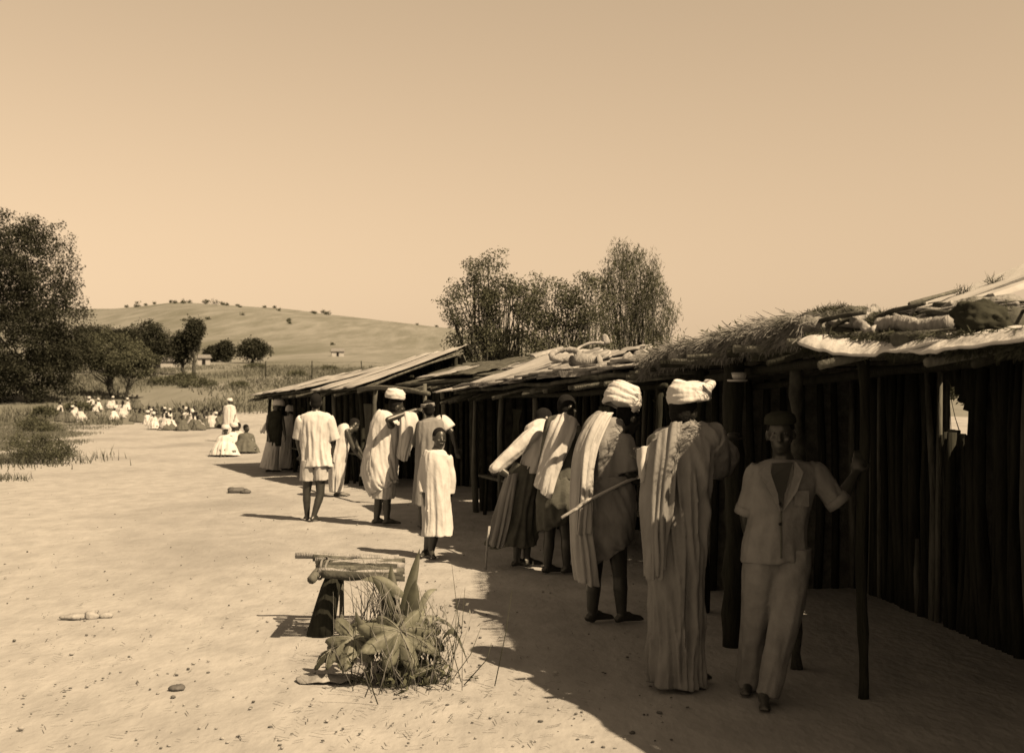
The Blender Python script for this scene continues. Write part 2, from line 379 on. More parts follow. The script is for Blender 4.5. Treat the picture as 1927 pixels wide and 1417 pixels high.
E3 = [(-.93, 17.6, 1.76), (-.3, 15.6, 1.80), (.58, 12.9, 1.86), (1.08, 10.6, 1.90)]
s3, R3, O3, b3 = stall('stall under layered bark slabs and one big pale sheet', E3, (.952, .306), 1.75, (2.36, 2.14), 'matting', th=.04, lump=.03, raft=.35, nposts=6, ends=(True, True), front_in=.35, counter=(.05, .97, .35, .85, .56), over=(.1, .38))
E3b = [(-2.55, 23.1, 1.92), (-.1, 18.0, 2.0)]
s3b, R3b, O3b, b3b = stall('set back dark lean-to between the bark roof and the tall pale roof', E3b, (.92, .4), 1.5, (2.35, 2.38), 'matting', th=.05, lump=.02, nposts=3, ends=(False, False), front_in=.1)
E4 = [(-4.04, 24.1, 1.83), (-3.4, 22.9, 1.85), (-2.84, 21.9, 1.87)]
s4, R4, O4, b4 = stall('far stall with tall pale pitched sheet roof and dark gable', E4, (.87, .48), 2.15, (2.51, 2.64), 'matting', th=.03, lump=.02, nposts=4, ends=(True, False), front_in=.35, sag=.02, counter=(.1, .9, .4, .8, .6))
E5 = [(-6.5, 29.6, 1.74), (-5.3, 26.9, 1.8), (-4.25, 24.5, 1.85)]
s5, R5, O5, b5 = stall('farthest low stall under pale sheets at the end of the row', E5, (.914, .407), 1.9, (2.22, 2.36), 'matting', th=.03, lump=.02, nposts=5, ends=(True, False), front_in=.35, sag=.02, counter=(.05, .9, .3, .7, .55))

def sheet_on(root, RP, t0, t1, s0, s1_, lift, m, name='roof_sheet', nz=.02, th=.012, seed=0, n=14, k=12, curl=.0):
    G = []
    for i in range(n):
        r = []
        for j in range(k):
            t = t0+(t1-t0)*i/(n-1)+.012*math.sin(j*1.7+seed); s = s0+(s1_-s0)*j/(k-1)+.03*noise.noise(V(i*.5, seed, 0)); p = RP(min(1.02, max(-.02, t)), s)
            p.z += lift+curl*abs(2*i/(n-1)-1)**3; r.append(p)
        G.append(r)
    return slab(G, th, nz, seed+3.3, lump=2.0).build(name, m, root)
# pale sheets on the far roofs
for i in range(4):
    sheet_on(s4, R4, i*.25+.004, i*.25+.28, -.06, 1.02, .06+.014*(i % 2), 'sheet', seed=i*5.1, curl=.02)
for i in range(4):
    sheet_on(s5, R5, i*.25+.004, i*.25+.28, -.06, 1.0, .06+.014*(i % 2), 'sheet', seed=30+i*5.1, curl=.02)
# stall 3: big sheet at its far end, bark slabs along the rest
sheet_on(s3, R3, -.03, .2, -.14, 1.0, .07, 'sheet', nz=.025, seed=71, n=16, curl=.01)
for i in range(10):
    t = .17+i*.03; sheet_on(s3, R3, t, t+.055+random.uniform(0, .03), -.12+random.uniform(-.06, .05), .8+random.uniform(-.15, .2), .075+.022*(i % 3), 'bark', 'bark_slab', nz=.02, th=.02, seed=80+i*3, n=6)
for i in range(13):
    t = .44+i*.041; s0 = random.uniform(-.14, .02)
    sheet_on(s3, R3, t, t+random.uniform(.06, .11), s0, s0+random.uniform(.35, .8), .08+.025*(i % 3), 'bark', 'bark_slab', nz=.02, th=.025, seed=130+i*3, n=7)
for i in range(9):
    t = random.uniform(.25, .95); s0 = random.uniform(.35, .6)
    sheet_on(s3, R3, t, t+random.uniform(.04, .1), s0, s0+random.uniform(.2, .4), .11+.02*(i % 3), 'bark', 'bark_slab', nz=.03, th=.02, seed=190+i*3, n=7)
for i in range(10):      # loose sticks lying on the eave edge
    t = random.uniform(.1, .95); a = R3(t, -.1); c = R3(min(1, t+random.uniform(.05, .2)), random.uniform(-.08, .15)); u_ = V(0, 0, .12)
    pole(MB(), a+u_, c+u_, .018, .014, 6, 4).build('loose_stick', 'palewood', s3)
# front sill pole and gable trim between stalls
pole(MB(), Wp(676, 733, 21.6)-O4, Wp(806, 741, 18.2)-O4, .045, .04, 8, 6).build('tie_pole', 'wood', s4)
pole(MB(), V(*Wp(800, 700, 18.4).xy, 0)-O4, Wp(800, 722, 18.4)-O4, .035, .03, 8, 6).build('post', 'wood', s4)
# thatch stalks on stall 2, brush on stall 1
def base2(u, v): 
    t, s = u, v**1.3*1.0-.03; p = R2(t, s); p.z += .08+.02*random.random(); return p, (R2(t, 0)-R2(t, 1)).normalized()*.8+V(0, 0, .0)
straws('straw', base2, None, 14000, .09, s2, seed=5, spread=.3, wd=.003)
def fr2(u, v):
    p = R2(u, .0); p.z += -.02+.11*v; return p, V(-.35, .0, -.8)
straws('straw_fringe', fr2, None, 6000, .075, s2, seed=6, spread=.35, m='straw', wd=.003)
def tf2(u, v):
    p = R2(.02+.96*u, .75+.25*v); p.z += .07; return p, V(0, 0, 1)
straws('weed_tuft', tf2, None, 160, .10, s2, seed=8, spread=.4, m='weed', wd=.003)
def fr1(u, v):
    p = R1(u, .0); p.z += -.02+.1*v; return p, V(-.4, 0, -.6)
straws('brush_fringe', fr1, None, 6000, .05, s1, seed=9, spread=.6, m='weed', wd=.003)
# rounded brush bolster along the front of stall 1's far end
mb = MB(); pts = [Wp(1425, 662, 6.9), Wp(1480, 640, 6.7), Wp(1540, 622, 6.45), Wp(1610, 618, 6.2), Wp(1680, 630, 5.9), Wp(1780, 628, 5.5), Wp(1920, 615, 5.0)]
pc = cat_rom([tuple(p) for p in pts], 30); rad = [.03+.085*min(1, i/10)*(1-.35*max(0, i-12)/18) for i in range(30)]
mb.tube([V(*p)-O1 for p in pc], rad, 20); mb.v = [tuple(Vector(q)+V(1, 1, 1)*.035*noise.noise(Vector(q)*9)+V(-1, 0, 1)*.02*noise.noise(Vector(q)*23)) for q in mb.v]; o = mb.build('brush_bolster', 'matting', s1)
def bol(u, v):
    i = min(29, int(u*29)); a = random.uniform(0, 6.28); p = V(*pc[i])-O1; d = V(.3*math.cos(a), .3*math.cos(a), math.sin(a)); return p+d.normalized()*rad[i]*.9, d*.3+V(-.5, .8, .0)
straws('bolster_straw', bol, None, 14000, .035, s1, seed=15, spread=.4, m='weed', wd=.0025)
def bol2(u, v):
    i = min(12, int(u*13)); p = V(*pc[i])-O1+V(.03, .03, rad[i]*.9); return p, V(.5, .4, .45)
straws('pale_straw', bol2, None, 1800, .05, s1, seed=16, spread=.5, m='straw', wd=.0025)
# pale awning strips hanging over the eave
def awning(pxs, D0, D1, hh, seed):
    n = len(pxs); top, bot = [], []
    for i, (px, py, h) in enumerate(pxs):
        D = D0+(D1-D0)*i/(n-1); top.append(tuple(Wp(px+6, py, D)+V(.10, .03, .03)-O1)); bot.append(tuple(Wp(px, py+h, D)-O1))
    mid = [tuple((np.array(a)+np.array(b_))/2+np.array((.0, -.0, .012))) for a, b_ in zip(top, bot)]
    o = drape([top, mid, bot], nu=60, nv=10, amp=.006, k=5, seed=seed, rag=.015).build('awning_strip', 'white', s1); solid(o, .012)
awning([(1500, 640, 4), (1535, 645, 12), (1580, 652, 16), (1640, 650, 18), (1700, 646, 12), (1770, 636, 6)], 5.95, 4.95, .03, 3)
awning([(1695, 658, 4), (1740, 650, 12), (1800, 640, 16), (1880, 628, 17), (1960, 620, 17)], 5.2, 4.35, .03, 4)
# pale sheets and poles high on the roof of stall 1
for (c, sc) in (((1790, 566), 1), ((1850, 546), 1.1), ((1900, 530), 1.2)):
    p = Wp(c[0], c[1], 6.3)-O1
    MB().box(p, (.62*sc, .5, .02), V(.8, .3, .28), V(-.3, .9, 0), .03).build('roof_sheet', 'sheet', s1, False)
pole(MB(), Wp(1712, 572, 6.0)-O1, Wp(1800, 548, 6.3)-O1, .012, .01, 6, 4).build('roof_pole', 'wood', s1)
def tuf(u, v): 
    c = random.choice([(1560, 590, 6.5), (1545, 594, 6.5), (1650, 592, 6.2), (1670, 590, 6.2), (1812, 545, 6.3), (1870, 527, 6.3), (1640, 600, 5.9)]); return Wp(c[0]+random.gauss(0, 9), c[1]+random.uniform(0, 14), c[2])-O1, V(.3, .2, .6)
straws('dry_sprigs', tuf, None, 500, .05, s1, seed=22, spread=.7, m='weed', wd=.0018)

for i in range(46):
    px = random.uniform(1545, 1930); py = 622-(px-1600)*.10+random.uniform(-22, 12); D = 6.15-(px-1560)/330+random.uniform(0, .3); c = Wp(px, py, D)-O1; L_ = random.uniform(.12, .42); d = V(.26+random.uniform(-.5, .5), -.95, random.uniform(-.12, .2)).normalized()
    c.z = max(c.z, 2.0); pole(MB(), c-d*L_, c+d*L_, random.uniform(.007, .02), random.uniform(.005, .014), 7, 6, .06).build('roof_branch', random.choice(('palewood', 'bark', 'treebark', 'treebark', 'wood')), s1)
# things lying on the roofs
def crumple(mb, r, seed):
    mb.ell((0, 0, 0), r, nu=64, nv=36); k = 1/max(r)
    def d(q):
        q = Vector(q); n1 = noise.noise(q*1.6*k+V(seed, 0, 0)); n2 = 1-2.5*abs(noise.noise(V(q.x*2.2*k, q.y*4*k, q.z*4*k)+V(0, seed, 0))); n3 = 1-2*abs(noise.noise(q*7*k)); return tuple(q*(1+.4*n1+.13*n2+.05*n3))
    mb.v = [d(q) for q in mb.v]
def log_thing(a, b_, r, label, m='palewood'):
    a, b_ = Vector(a), Vector(b_); c = (a+b_)/2; mb = MB(); d = (b_-a); pts = [a-c+d*t+V(0, 0, .012*math.sin(7*t)) for t in np.linspace(0, 1, 7)]
    P_ = cat_rom([tuple(q) for q in pts], 34); mb.tube([V(*q) for q in P_], [r*(1+.16*noise.noise(V(i*.5, r*90, 0))) for i in range(34)], 22); mb.v = [tuple(Vector(q)+V(.3, .6, 1)*r*.3*noise.noise(Vector(q)*V(7, 22, 22).length*.9)+V(0, 1, -1)*r*.2*noise.noise(Vector(q)*60)) for q in mb.v]; o = mb.build('roof_log', m); o.location = c; tag(o, label, 'log')
log_thing(Wp(1655, 612, 5.75), Wp(1788, 609, 5.3), .036, 'pale split log lying along the eave above the awning strip')
log_thing(Wp(1668, 598, 6.0), Wp(1795, 590, 5.6), .03, 'thinner pale log lying behind the split log on brushwood', 'bark')
log_thing(Wp(1608, 606, 5.95), Wp(1648, 583, 6.1), .028, 'short pale stub propped up beside the tangle of brush')
log_thing(Wp(1612, 612, 5.85), Wp(1648, 622, 5.7), .022, 'small pale stick lying below the propped stub', 'bark')
mb = MB(); c = Wp(1845, 605, 5.0); crumple(mb, (.12, .09, .075), 3); o = mb.build('sack', 'darkcloth'); o.location = c+V(0, 0, .01); tag(o, 'lumpy dark sack lying on the near roof beside the logs', 'sack')
mb = MB(); c = Wp(1858, 575, 5.6); crumple(mb, (.15, .1, .045), 8); o = mb.build('straw_bundle', 'thatch'); o.location = c; tag(o, 'pale flattened straw bundle above the dark sack', 'straw bundle')
def ringthing(c, R_, r, label, name='coil_ring', tilt=.15, m='bark', gap=0, rx=-.35):
    mb = MB(); n = 26; pts = [V(R_*math.cos(a), R_*.8*math.sin(a), tilt*R_*math.sin(a+.5)) for a in np.linspace(gap, 2*math.pi-gap*.3-.02, n)]
    mb.tube(pts, [r*random.uniform(.8, 1.2) for _ in pts], 14); mb.v = [tuple(Vector(q)+V(.5, .5, 1)*r*.25*noise.noise(Vector(q)*24)) for q in mb.v]; o = mb.build(name, m); o.location = c; o.rotation_euler.x = -rx; tag(o, label, name.replace('_', ' ')); return o
def r3z(px, py, D): return Wp(px, py, D)
ringthing(r3z(1064, 668, 14.2), .17, .036, 'thick pale ring of bark rope on the slab roof', m='palewood')
ringthing(r3z(1116, 662, 14.4), .22, .017, 'thin curved hoop leaning behind the thick ring', 'wooden_hoop', .3, 'bark', .9)
mb = MB(); mb.tube([V(-.16, 0, 0), V(-.05, 0, .01), V(.1, 0, 0), V(.2, 0, .02)], [.075, .085, .08, .06], 12, .04); mb.ell((-.165, -.02, 0), (.02, .055, .055)); o = mb.build('hollow_log', 'palewood'); o.location = r3z(1100, 680, 13.2); o.rotation_euler.z = -.6; tag(o, 'stubby pale hollow log lying before the rope ring', 'log')
def rock(c, r, label, m='stone', name='roof_stone', seed=0, nz=.45):
    mb = MB(); mb.ell((0, 0, 0), r, nu=18, nv=12); mb.v = [tuple(Vector(p)*(1+nz*noise.noise(Vector(p)*(1.3/max(r))+V(seed, 0, 0))+.12*noise.noise(Vector(p)*(4/max(r))))) for p in mb.v]
    o = mb.build(name, m); o.location = c; return tag(o, label, 'stone')
rock(r3z(1207, 676, 12.3), (.13, .11, .11), 'big pale boulder weighing down the roof beside the thatch', seed=2)
rock(r3z(1183, 678, 12.6), (.07, .08, .08), 'smaller grey stone pressed against the big roof boulder', seed=4)
rock(r3z(1140, 640, 15.2), (.05, .05, .07), 'small upright pale stone at the back of the slab roof', seed=6)
MB().box((0, 0, 0), (.55, .16, .05), V(1, -.3, .02), V(.3, 1, 0), .015).build('roof_board', 'palewood', None, False)
o = bpy.data.objects['roof_board']; o.location = r3z(1105, 703, 12.2); tag(o, 'thick pale board resting on the bark slabs near the eave', 'board')
MB().box((0, 0, 0), (.5, .12, .02), V(.8, .5, .25), V(-.5, .8, 0), .02).build('bark_curl', 'bark', None, False)
o = bpy.data.objects['bark_curl']; o.location = r3z(1030, 662, 15.6); tag(o, 'pale bark curl sticking up behind the rope ring', 'bark')
# small bowls on the front beam of the thatched stall
for k, (px, py, D, rr, lab) in enumerate(((1391, 707, 7.9, .055, 'white enamel bowl hanging below the thatched eave'), (1388, 716, 7.9, .07, 'white enamel plate hanging under the bowl at the thatch'))):
    mb = MB(); mb.tube([V(0, 0, -.03), V(0, 0, -.02), V(0, 0, .02), V(0, 0, .022), V(0, 0, -.015)][: 5 if not k else 3], ([rr*.5, rr*.8, rr, rr*.9, rr*.5] if not k else [rr*.7, rr, rr]), 18)
    if k: mb.v = [(x, y, z*.3) for x, y, z in mb.v]
    o = mb.build('enamel_bowl' if not k else 'enamel_plate', 'enamel'); o.location = Wp(px, py, D); tag(o, lab, 'bowl' if not k else 'plate')
# goods on the counters
def basket(c, r, h, label, m='basket'):
    mb = MB(); mb.tube([V(0, 0, 0), V(0, 0, h*.4), V(0, 0, h), V(0, 0, h*1.02), V(0, 0, h*.3)], [r*.7, r, r*.95, r*.86, r*.7], 18, .02); o = mb.build('basket', m); o.location = c; tag(o, label, 'basket')
p = Wp(903, 930, 13.9); 
for t, s, r, h, lab in ((.12, .5, .13, .14, 'round basket on the low counter under the big pale sheet'), (.3, .6, .16, .12, 'wide shallow basket on the low counter of the slab roofed stall')):
    q = R3(t, s/1.75)+O3; basket(V(q.x, q.y, .577), r, h, lab)
q = R3(.42, .42/1.75)+O3; mb = MB(); mb.ell((0, 0, .03), (.09, .06, .035), nz=.4); mb.ell((.07, .03, .028), (.05, .05, .03)); o = mb.build('cloth_bundle', 'cloth'); o.location = (q.x, q.y, .58); tag(o, 'small pale cloth bundle lying on the low counter', 'bundle')

# stout posts of the near stalls
def upright(root, O_, px, D, ztop, r, m='wood', lump=.12):
    x = (px-CX)*D/F; a = V(x, D, -.05)-O_; b_ = V(x+random.uniform(-.02, .02), D, ztop)-O_; mb = MB(); n = 16
    mb.tube([a.lerp(b_, t)+V(.012*math.sin(9*t+px), 0, 0) for t in np.linspace(0, 1, n)], [r*(1+lump*math.sin(i*2.3+px)+.08*math.sin(i*5.1)) for i in range(n)], 10, .06); mb.build('post', m, root)
upright(s1, O1, 1622, 6.62, 2.02, .03, 'darkwood'); upright(s2, O2, 1498, 7.35, 1.98, .04, 'treebark', .25); upright(s2, O2, 1380, 8.0, 1.98, .07, 'darkwood')

# a little more life in the front of the stalls: hanging cloths, mats and goods
for k, (RP_, O_, root, t, s_, z0, z1, wd, m) in enumerate(((R3, O3, s3, .2, .3, 1.55, .95, .4, 'darkcloth'), (R3, O3, s3, .52, .5, 1.6, .8, .35, 'midcloth'), (R4, O4, s4, .3, .35, 1.6, .8, .45, 'midcloth'), (R4, O4, s4, .75, .35, 1.6, .9, .4, 'darkcloth'), (R5, O5, s5, .4, .3, 1.5, .8, .5, 'darkcloth'))):
    a = RP_(t, s_); c = RP_(min(1, t+.06), s_); d = (c-a); d.z = 0; d.normalize(); rows = []
    for z in np.linspace(z0, z1, 4): rows.append([tuple(V(a.x, a.y, z)+d*wd*u+V(random.uniform(-.02, .02), 0, 0)) for u in (0, .35, .7, 1)])
    o = drape(rows, nu=24, nv=24, amp=.02, k=3, seed=300+k).build('hanging_cloth', m, root); solid(o, .006)

for i in range(12):
    t = random.uniform(0, .85); s0 = random.uniform(-.08, .5); sheet_on(s3b, R3b, t, t+random.uniform(.1, .25), s0, s0+random.uniform(.3, .6), .06+.018*(i % 4), 'matting' if i % 3 else 'bark', 'bark_slab', nz=.03, th=.02, seed=400+i*3, n=8)
# ------------------------------------------------------------------ people
class Fig:
    def __init__(s, px, feet_y, label, group=None):
        s.D = F*CH/(feet_y-HZ); s.px = px; s.x0 = (px-CX)*s.D/F
        s.root = empty('person', (s.x0, s.D, 0), label, 'person', group)
    def L(s, px, py, dd=0):
        D = s.D+dd; return V((px-CX)*D/F-s.x0, dd, CH-(py-HZ)*D/F)
    def R(s, px, py, w, b=None, dd=0):
        """ring: centre pixel, width in pixels, depth half size in metres"""
        p = s.L(px, py, dd); a = w*s.D/F/2; return (*p, a, b or a)
def hand(mb, wr, d, n, s=1, curl=.5, thumb=1):
    """palm with five fingers; d pointing direction, n palm normal"""
    d = Vector(d).normalized(); n = Vector(n); n = (n-d*n.dot(d)).normalized(); side = d.cross(n)*thumb; wr = Vector(wr)
    pc = wr+d*.05*s; mb.ell(pc, (.04*s, .016*s, .055*s), up=d, side=side)
    for i, (o, ln) in enumerate(((-.03, .062), (-.010, .076), (.011, .082), (.031, .074))):
        b0 = wr+d*.088*s+side*o*s; c1 = b0+(d*math.cos(curl*.6)+n*math.sin(curl*.6))*ln*.5*s; c2 = c1+(d*math.cos(curl*1.6)+n*math.sin(curl*1.6))*ln*.5*s
        mb.cap(b0-d*.015*s, c1, .0098*s, .009*s, 8); mb.cap(c1, c2, .009*s, .008*s, 8)
    t0 = wr+d*.03*s+side*.03*s; t1 = t0+(d*.6+side*.75+n*.25).normalized()*.04*s; t2 = t1+(d*.9+side*.2+n*.35).normalized()*.032*s
    mb.cap(t0, t1, .0135*s, .011*s, 8); mb.cap(t1, t2, .011*s, .009*s, 8)
def body(fig, J, face, s=1.0, vox=.011, hands=True, hd=None, m='skin'):
    """one continuous body from joint positions (local coordinates)"""
    mb = MB(); f = Vector(face).normalized(); J = {k: Vector(v) for k, v in J.items()}
    h, nk, ch, pv = J['head'], J['neck'], J['chest'], J['pelvis']
    up = (h-nk).normalized()*.6+V(0, 0, .6); up = (up-f*up.dot(f)*.6).normalized(); side = f.cross(up).normalized(); f2 = up.cross(side).normalized()
    mb.ell(h+up*.02*s-f2*.012*s, (.076*s, .096*s, .1*s), up=up, side=side, nu=18, nv=12)
    mb.ell(h+f2*.026*s-up*.05*s, (.058*s, .066*s, .075*s), up=up, side=side)
    mb.ell(h+f2*.055*s-up*.095*s, (.026*s, .024*s, .02*s), up=up, side=side)
    mb.cap(h+f2*.082*s+up*.008*s, h+f2*.102*s-up*.03*s, .009*s, .0165*s, 8)
    mb.ell(h+f2*.083*s-up*.066*s, (.026*s, .014*s, .014*s), up=up, side=side, nu=10, nv=6)
    for q in (-1, 1):
        mb.ell(h+side*q*.077*s-up*.015*s-f2*.005*s, (.012*s, .022*s, .033*s), up=up, side=side, nu=10, nv=6)
        mb.ell(h+f2*.068*s+side*q*.04*s-up*.03*s, (.022*s, .02*s, .018*s), up=up, side=side, nu=10, nv=6)
    mb.cap(h-up*.055*s-f2*.01*s, nk-(nk-ch).normalized()*.02, .052*s, .06*s)
    sp = (nk-pv).normalized(); sv = (J['shR']-J['shL']).normalized(); sd = sv
    mb.ell(ch, (.155*s, .11*s, .2*s), up=sp, side=sd); mb.ell(pv, (.15*s, .115*s, .13*s), up=sp, side=sd); mb.cap(ch, pv, .115*s, .12*s)
    mb.cap(J['shL'], J['shR'], .056*s, .056*s); mb.cap(nk, ch, .07*s, .1*s)
    for q in 'LR':
        a, e, w_ = J['sh'+q], J['el'+q], J['wr'+q]
        mb.cap(a, e, .054*s, .04*s); mb.cap(e, e.lerp(w_, .3), .04*s, .042*s); mb.cap(e.lerp(w_, .3), w_, .042*s, .027*s)
        dh = (hd or {}).get(q); d0 = (w_-e).normalized()
        dv, nv_ = (dh if dh else (d0, V(0, 0, -1) if abs(d0.z) < .7 else -f))
        if hands: hand(mb, w_, dv, nv_, s, .55, 1 if q == 'L' else -1)
        hp, k, an = J['hip'+q], J['kn'+q], J['an'+q]
        mb.cap(pv.lerp(hp, .6), hp, .11*s, .088*s); mb.cap(hp, k, .085*s, .057*s); mb.cap(k, k.lerp(an, .33), .055*s, .058*s); mb.cap(k.lerp(an, .33), an, .056*s, .036*s)
        t = J.get('to'+q)
        if t is None: t = an+V(f.x, f.y, 0).normalized()*.17*s
        t = V(t.x, t.y, .02); dd = (t-an); dd.z = 0; dd.normalize()
        mb.cap(V(an.x, an.y, .035)-dd*.035*s, V(an.x, an.y, .05)+dd*.06*s, .032*s, .034*s); mb.cap(V(an.x, an.y, .045)+dd*.03*s, V(t.x, t.y, .022), .036*s, .022*s)
        for u in (-.024, -.008, .008, .024): 
            sd_ = V(-dd.y, dd.x, 0); mb.cap(t-dd*.03*s+sd_*u*s-V(0, 0, 0), t+dd*(.022-.3*abs(u))*s+sd_*u*s-V(0, 0, .004), .013*s, .0105*s, 8)
        mb.cap(an, V(an.x, an.y, .05), .036*s, .036*s)
    o = mb.build('body', m, fig.root); remesh(o, vox, 3); fig.J = J; fig.up, fig.f, fig.side, fig.s = up, f2, side, s
    return o
def hair(fig, full=True):
    h, up, f, sd, s = fig.J['head'], fig.up, fig.f, fig.side, fig.s; mb = MB()
    mb.ell(h+up*.032*s-f*.02*s, (.081*s, .096*s, .095*s), up=up+f*-.25, side=sd, nu=20, nv=12, nz=.05)
    if full: mb.ell(h-f*.045*s-up*.02*s, (.07*s, .06*s, .075*s), up=up, side=sd)
    remesh(mb.build('hair', 'hair', fig.root), .01, 3)
def eyes(fig):
    h, up, f, sd, s = fig.J['head'], fig.up, fig.f, fig.side, fig.s
    for q in (-1, 1):
        mb = MB(); mb.ell(h+f*.078*s+sd*q*.032*s+up*.006*s, (.0095*s, .006*s, .0045*s), up=up, side=sd, nu=10, nv=6); e = mb.build('eye', 'eye', fig.root)
        mb = MB(); mb.ell(h+f*.083*s+sd*q*.0315*s+up*.006*s, (.0045*s, .003*s, .0045*s), up=up, side=sd, nu=8, nv=6); mb.build('pupil', 'button', e)
def turban(fig, c, R_=.1, hgt_=.13, tilt=(0, 0), seed=0, tail=None, m='white', vox=.0062, rise=1.0):
    rs = random.Random(seed); mb = MB(); up = (fig.up+V(tilt[0], tilt[1], 0)).normalized(); x, y = frame(up, fig.side); c = Vector(c)
    mb.ell(c, (R_*.98, R_*1.06, hgt_*.52), up=up, side=x, nu=20, nv=12)
    n = 15
    for i in range(n):
        h = (i/(n-1)-.5)*hgt_*.82; rr = R_*(1.0-.33*(i/(n-1))**2+.06*math.sin(3*i/(n-1))); ax = rs.uniform(0, 6.28); tl = rs.uniform(.1, .34); pts = []
        for k in range(25):
            a = 2*math.pi*k/24; z = h+math.sin(a+ax)*tl*rr*.55; pts.append(c+x*math.cos(a)*rr+y*math.sin(a)*rr*1.1+up*z)
        mb.tube(pts, [.0145*(1+.3*math.sin(3*k*.26+i*1.7)) for k in range(25)], 8)
    if tail:
        mb.tube([Vector(t) for t in tail], [.022]+[.028]*(len(tail)-2)+[.016], 8, .1)
    o = mb.build('turban', m, fig.root); remesh(o, vox, 1, .5); return o
def garment(fig, name, m, mb, th=.008, fuse=0): 
    o = mb.build(name, m, fig.root)
    if fuse: return remesh(o, fuse, 1, .5)
    return solid(o, th)
def sleeve(mb, pts, r0, r1, seed=0, nz=.008, amp=.04):
    P = [Vector(p) for p in pts]; n = len(P); rings = [(*p, r0+(r1-r0)*i/(n-1), r0+(r1-r0)*i/(n-1)) for i, p in enumerate(P)]
    inn = P[0].lerp(f.J['neck'], .5)-V(0, 0, .085); rings = [(*(inn-V(0, 0, .02)), r0*.3, r0*.3), (*(P[0].lerp(inn, .5)-V(0, 0, .015)), r0*.6, r0*.6)]+rings
    return loft(mb, rings, 40, 26, (amp*.3, amp), (3, 5), seed, nz, hemz=.005)
def std(f, hips_w=26, **k):
    return {q: (v if isinstance(v, Vector) else f.L(*v)) for q, v in k.items()}

# --- 1 man in a light tunic suit, leaning with a hand on the post
f = Fig(1440, 1315, 'man in light short-sleeved jacket and trousers with dark cap, facing the road')
J = std(f, head=(1469, 815, -.02), neck=(1474, 868), chest=(1470, 932), pelvis=(1462, 1038), shL=(1424, 888), shR=(1528, 886), elL=(1404, 968, .06), wrL=(1418, 1040, .16),
        elR=(1578, 945, -.02), wrR=(1610, 892, .03), hipL=(1440, 1062), hipR=(1488, 1062), knL=(1424, 1172, .08), anL=(1412, 1282, .22), knR=(1474, 1180, -.1), anR=(1437, 1308, -.1))
J['toL'] = J['anL']+V(-.06, -.16, 0); J['toR'] = J['anR']+V(-.03, -.17, 0)
body(f, J, (-.3, -1, -.05), .97, .009, hd={'R': (V(.25, .1, 1), V(.3, 1, 0)), 'L': (V(.2, .5, -.5), V(1, 0, 0))})
hair(f, True); eyes(f)
mb = MB(); h = f.J['head']; c = h+f.up*.082; pts = [c-f.up*.03, c-f.up*.026, c+f.up*.002, c+f.up*.022, c+f.up*.034, c+f.up*.038]; mb.tube(pts, [.07, .087, .086, .076, .05, .02], 24, .01, 1.15, f.side); garment(f, 'cap', 'darkcloth', mb, .004)
mb = MB()
loft(mb, [f.R(1474, 862, 34, .055), f.R(1474, 868, 80, .085), f.R(1474, 878, 124, .10), f.R(1473, 905, 122, .125), f.R(1470, 945, 116, .135), f.R(1464, 985, 112, .135), f.R(1458, 1020, 120, .145), f.R(1456, 1052, 124, .15)], 84, 50, (.0, .022), (5, 9), 3, .010, slant=(.02, -.012), hemz=.02)
sleeve(mb, [J['shL'], J['shL'].lerp(J['elL'], .5), J['shL'].lerp(J['elL'], .92)], .062, .062, 4)
sleeve(mb, [J['shR'], J['shR'].lerp(J['elR'], .5), J['elR']+V(.0, 0, .0)], .064, .064, 5, .012)
jk = garment(f, 'jacket', 'tan', mb, fuse=.008)
def on_front(px, py, out=.0): return f.L(px, py, -.138-out)
for q, pts in (('collar', [(1448, 872), (1430, 890), (1452, 930), (1468, 962), (1464, 930), (1452, 895)]), ('collar', [(1497, 868), (1512, 888), (1500, 925), (1474, 962), (1478, 930), (1494, 895)])):
    mb = MB(); vs = [f.L(a, b, -(.105+.035*min(1, max(0, (b-868)/55)))-.02) for a, b in pts]; n = len(vs); vs2 = [v+V(0, .02, 0) for v in vs]
    mb.add(vs+vs2, [tuple(range(n)), tuple(range(n, 2*n))[::-1]]+[(i, (i+1) % n, n+(i+1) % n, n+i) for i in range(n)]); mb.build(q, 'tan', jk, False)
mb = MB(); vs = [f.L(1455, 872, -.108), f.L(1492, 870, -.108), f.L(1494, 895, -.135), f.L(1471, 955, -.152), f.L(1452, 895, -.135)]; n = 5
mb.add(vs+[v+V(0, .03, 0) for v in vs], [tuple(range(n)), tuple(range(n, 2*n))[::-1]]+[(i, (i+1) % n, n+(i+1) % n, n+i) for i in range(n)]); mb.build('open_neck', 'skin', jk, False)
mb = MB(); pts = [f.L(1470, y, -.155+.0*y) for y in (962, 985, 1010, 1035, 1050)]; mb.tube(pts, .006, 6); mb.build('front_edge', 'midcloth', jk)
for y in (948, 986): 
    mb = MB(); mb.ell(f.L(1468, y, -.16), (.009, .005, .009)); mb.build('button', 'button', jk)
MB().box(f.L(1508, 938, -.128), (.085, .012, .085), V(1, .25, 0), V(-.25, 1, 0), .003).build('breast_pocket', 'tan', jk, False)
mb = MB(); cu = J['shR'].lerp(J['elR'], .97); d = (J['elR']-J['shR']).normalized(); mb.tube([cu-d*.03, cu-d*.029, cu+d*.02, cu+d*.021], [.05, .072, .074, .05], 22, .02); mb.build('cuff', 'tan', jk)
mb = MB(); cu = J['shL'].lerp(J['elL'], .9); d = (J['elL']-J['shL']).normalized(); mb.tube([cu-d*.025, cu-d*.024, cu+d*.02, cu+d*.021], [.05, .069, .071, .05], 22, .02); mb.build('cuff', 'tan', jk)
mb = MB()
